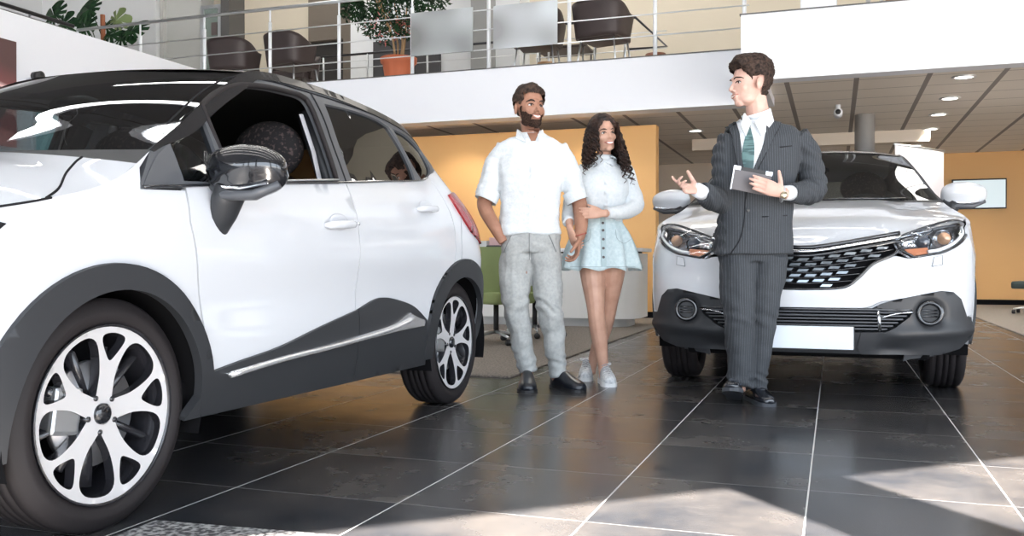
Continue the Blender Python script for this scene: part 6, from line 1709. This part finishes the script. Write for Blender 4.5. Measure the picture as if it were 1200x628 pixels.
    strip('front_edge', crspline([q(877, 216), q(874, 235), q(873, 255), q(868, 280), q(858, 297)], False, 5), s, EDG, jk, r=.0035, off=.002, sg=1)
    strip('lapel_edge', [q(903, 138), q(909, 141), q(920, 143), q(914, 152), q(909, 158), q(892, 190), q(879, 219)], s, EDG, jk, r=.0025, off=.013, sg=1)
    strip('lapel_edge', [q(862, 142), q(856, 150), q(862, 158), q(866, 190), q(875, 216)], s, EDG, jk, r=.0025, off=.013, sg=1)
    strip('breast_pocket', [q(915, 172), q(930, 170)], s, EDG, jk, r=.0035, off=.002, sg=1)
    strip('pocket_flap', [q(893, 254), q(924, 252)], s, EDG, jk, r=.0035, off=.002, sg=1)
    p = s(*q(877, 246)); bm = NB(); lathe(bm, [(0, -.004), (.009, -.003), (.010, .003)], 14, axis='y', center=(p[0], p[1]-.004, p[2]), close=False); obj('button', bm, mat('black_button', (.01, .01, .01), .3), jk)
    # trousers
    bm = NB()
    rings(bm, [(cx(884), .03, .95, .165, .11), (cx(884), .03, .88, .178, .115), (cx(883), .03, .80, .182, .115), (cx(883), .03, .76, .178, .11)], ex=2.4)
    limb(bm, L((866, 300, .03, .104, .11), (865, 335, .01, .098, .10), (866, 370, -.02, .080, .088), (867, 410, .0, .074, .08), (868, 440, .02, .068, .085), (867, 455, .01, .066, .09)), up=Vector((0, 1, 0)))
    limb(bm, L((902, 300, .01, .098, .10), (898, 335, .01, .092, .095), (894, 370, .02, .076, .085), (890, 410, .04, .066, .078), (887, 442, .06, .060, .075), (886, 457, .05, .058, .08)), up=Vector((0, 1, 0)))
    me = remeshed(bm, .007, 3); wa = wrinkle(.010, 9, (1, 1, 1.1), 8)
    def fold(c, n):
        a = .004*math.exp(-((c.z-.45)/.05)**2)+.008*math.exp(-((c.z-.12)/.04)**2)
        return wa(c, n)+n*(a*math.sin(c.z*(95 if c.x > .0 else 80)+c.x*45+4*noise.noise(c*7)))
    displace(me, fold); mobj('trousers', me, SU, r)
    # cuffs of the shirt, watch
    for pts in (((823, 226, -.185, .040), (816.5, 222.5, -.225, .038)), ((926, 226, -.21, .040), (919.5, 226, -.262, .037))):
        bm = NB(); a, b = L(*pts); tube(bm, [a[:3], b[:3]], [a[3], b[3]], 20); fixn(bm); obj('shirt_cuff', bm, WS, r, True)
    wp = P(917, 229, -.285); wt = bpy.data.objects.new('wrist_watch', None); wt.location = wp; link(wt, r)
    bm = NB(); lathe(bm, [(0, -.030), (.017, -.030), (.019, -.024), (.019, -.020)], 24, axis='y', close=False); fixn(bm); obj('watch_face', bm, mat('watch_face', (.5, .42, .3), .2, metal=.7), wt, True)
    bm = NB(); tube(bm, [(.006*math.sin(t), .028*math.cos(t)+.004, .036*math.sin(t)+.006) for t in [2*PI*k/24 for k in range(24)]], .006, 6, closed=True); obj('strap', bm, STEEL, wt, True)
    # shoes
    LM = mat('polished_black_leather', (.010, .012, .018), .18, coat=.8); SO = mat('dark_grey_sole', (.05, .055, .065), .55)
    for (A, d, pi_) in (((cx(866.5), .10, .0), (-.30, -1), .30), ((cx(887), .14, 0), (.10, -1), 0.)):
        o, Dp, S, U = shoe(r, A, d, .30, .052, .078, LM, SO, pi_, 'dress_shoe', .022); B0 = Vector(A)+Vector((0, 0, .022)); bm = NB()
        for k in range(4): tube(bm, [B0+Dp*(.13+.02*k)+S*(-.022)+U*(.080-.010*k), B0+Dp*(.135+.02*k)+U*(.090-.011*k), B0+Dp*(.13+.02*k)+S*.022+U*(.080-.010*k)], .0028, 6)
        obj('laces', bm, SO, o, True)
    return f
m1 = man_shirt(); wo = woman(); sa = salesman()
# bracelet on the bearded man's wrist belongs to him
bm = NB(); c = Vector(m1.P(680.5, 275, -.045)); tube(bm, [c+Vector((.034*math.cos(t), .034*math.sin(t), .010*math.cos(t))) for t in [2*PI*k/24 for k in range(24)]], .0035, 6, closed=True); obj('bracelet', bm, mat('red_cord', (.35, .08, .06), .6), m1.root, True)
# tablet in the salesman's hand
def tablet():
    f = sa; A = [Vector(f.P(*p)) for p in ((860.5, 194, -.245), (905, 202.5, -.235), (900, 236, -.245), (856.5, 220, -.25))]
    ex = (A[1]-A[0]); w_ = ex.length; ex.normalize(); ey = (A[3]-A[0]); ey = (ey-ex*ey.dot(ex)).normalized(); n = ex.cross(ey).normalized()
    hgt = .122
    t = bpy.data.objects.new('tablet', None); COL.objects.link(t)
    Mx = Matrix((ex, -ey, ex.cross(-ey))).transposed().to_4x4(); Mx.translation = A[0]
    base = Matrix.Translation(f.root.location) @ Matrix.Rotation(YAW, 4, 'Z')
    t.matrix_world = base @ Mx
    tag(t, 'grey tablet computer with black top band held in the suited man\'s hand', 'tablet')
    s = -1
    obj('case', rbox(0, w_, -hgt, 0, -.004, .004, .003, 2), mat('tablet_grey', (.13, .12, .125), .55, metal=.1), t)
    bm = NB(); box(bm, .035, w_-.035, -.018, .001, -.0052, .0052); fixn(bm); obj('antenna_band', bm, M_blackp, t)
    bm = NB(); box(bm, -.0015, .003, -hgt, 0, -.0046, .0046); box(bm, 0, .034, -.018, .0015, -.0050, .0050); box(bm, w_-.034, w_, -.018, .0015, -.0050, .0050); fixn(bm); obj('bright_edge', bm, STEEL, t)
tablet()
# ================================================================== LIGHT AND CAMERA
w = bpy.data.worlds.new('world'); scn.world = w; w.use_nodes = True
bg = w.node_tree.nodes['Background']; bg.inputs[0].default_value = (.78, .88, 1.0, 1); bg.inputs[1].default_value = 4.5
sun = bpy.data.lights.new('sun', 'SUN'); sun.energy = 54; sun.angle = .006; sun.color = (1, .91, .82)
so = bpy.data.objects.new('sun', sun)
el = math.atan2(4.48, 6.4)
d = Vector((-.656*math.cos(el), .755*math.cos(el), -math.sin(el)))
so.rotation_euler = d.to_track_quat('-Z', 'Y').to_euler(); COL.objects.link(so)
for x in (-9, -3, 3, 9):  # unseen area lamps added to brighten the upper level
    l = bpy.data.lights.new('upper_fill', 'AREA'); l.shape = 'RECTANGLE'; l.size = 1.2; l.size_y = 2.4; l.energy = 70; l.color = (1, .95, .87)
    lo = bpy.data.objects.new('upper_fill_lamp', l); lo.location = (x, 13.2, 7.4); COL.objects.link(lo)
cam = bpy.data.cameras.new('camera'); cam.sensor_width = 36; cam.lens = 36*1065/1200; cam.clip_end = 200
co = bpy.data.objects.new('camera', cam); COL.objects.link(co)
co.location = (0, 0, .75); co.rotation_euler = (PI/2-math.atan(5/1065), 0, YAW)
scn.camera = co
vs = scn.view_settings; vs.view_transform = 'Standard'; vs.look = 'None'; vs.gamma = 1; vs.use_curve_mapping = False; vs.exposure = .35
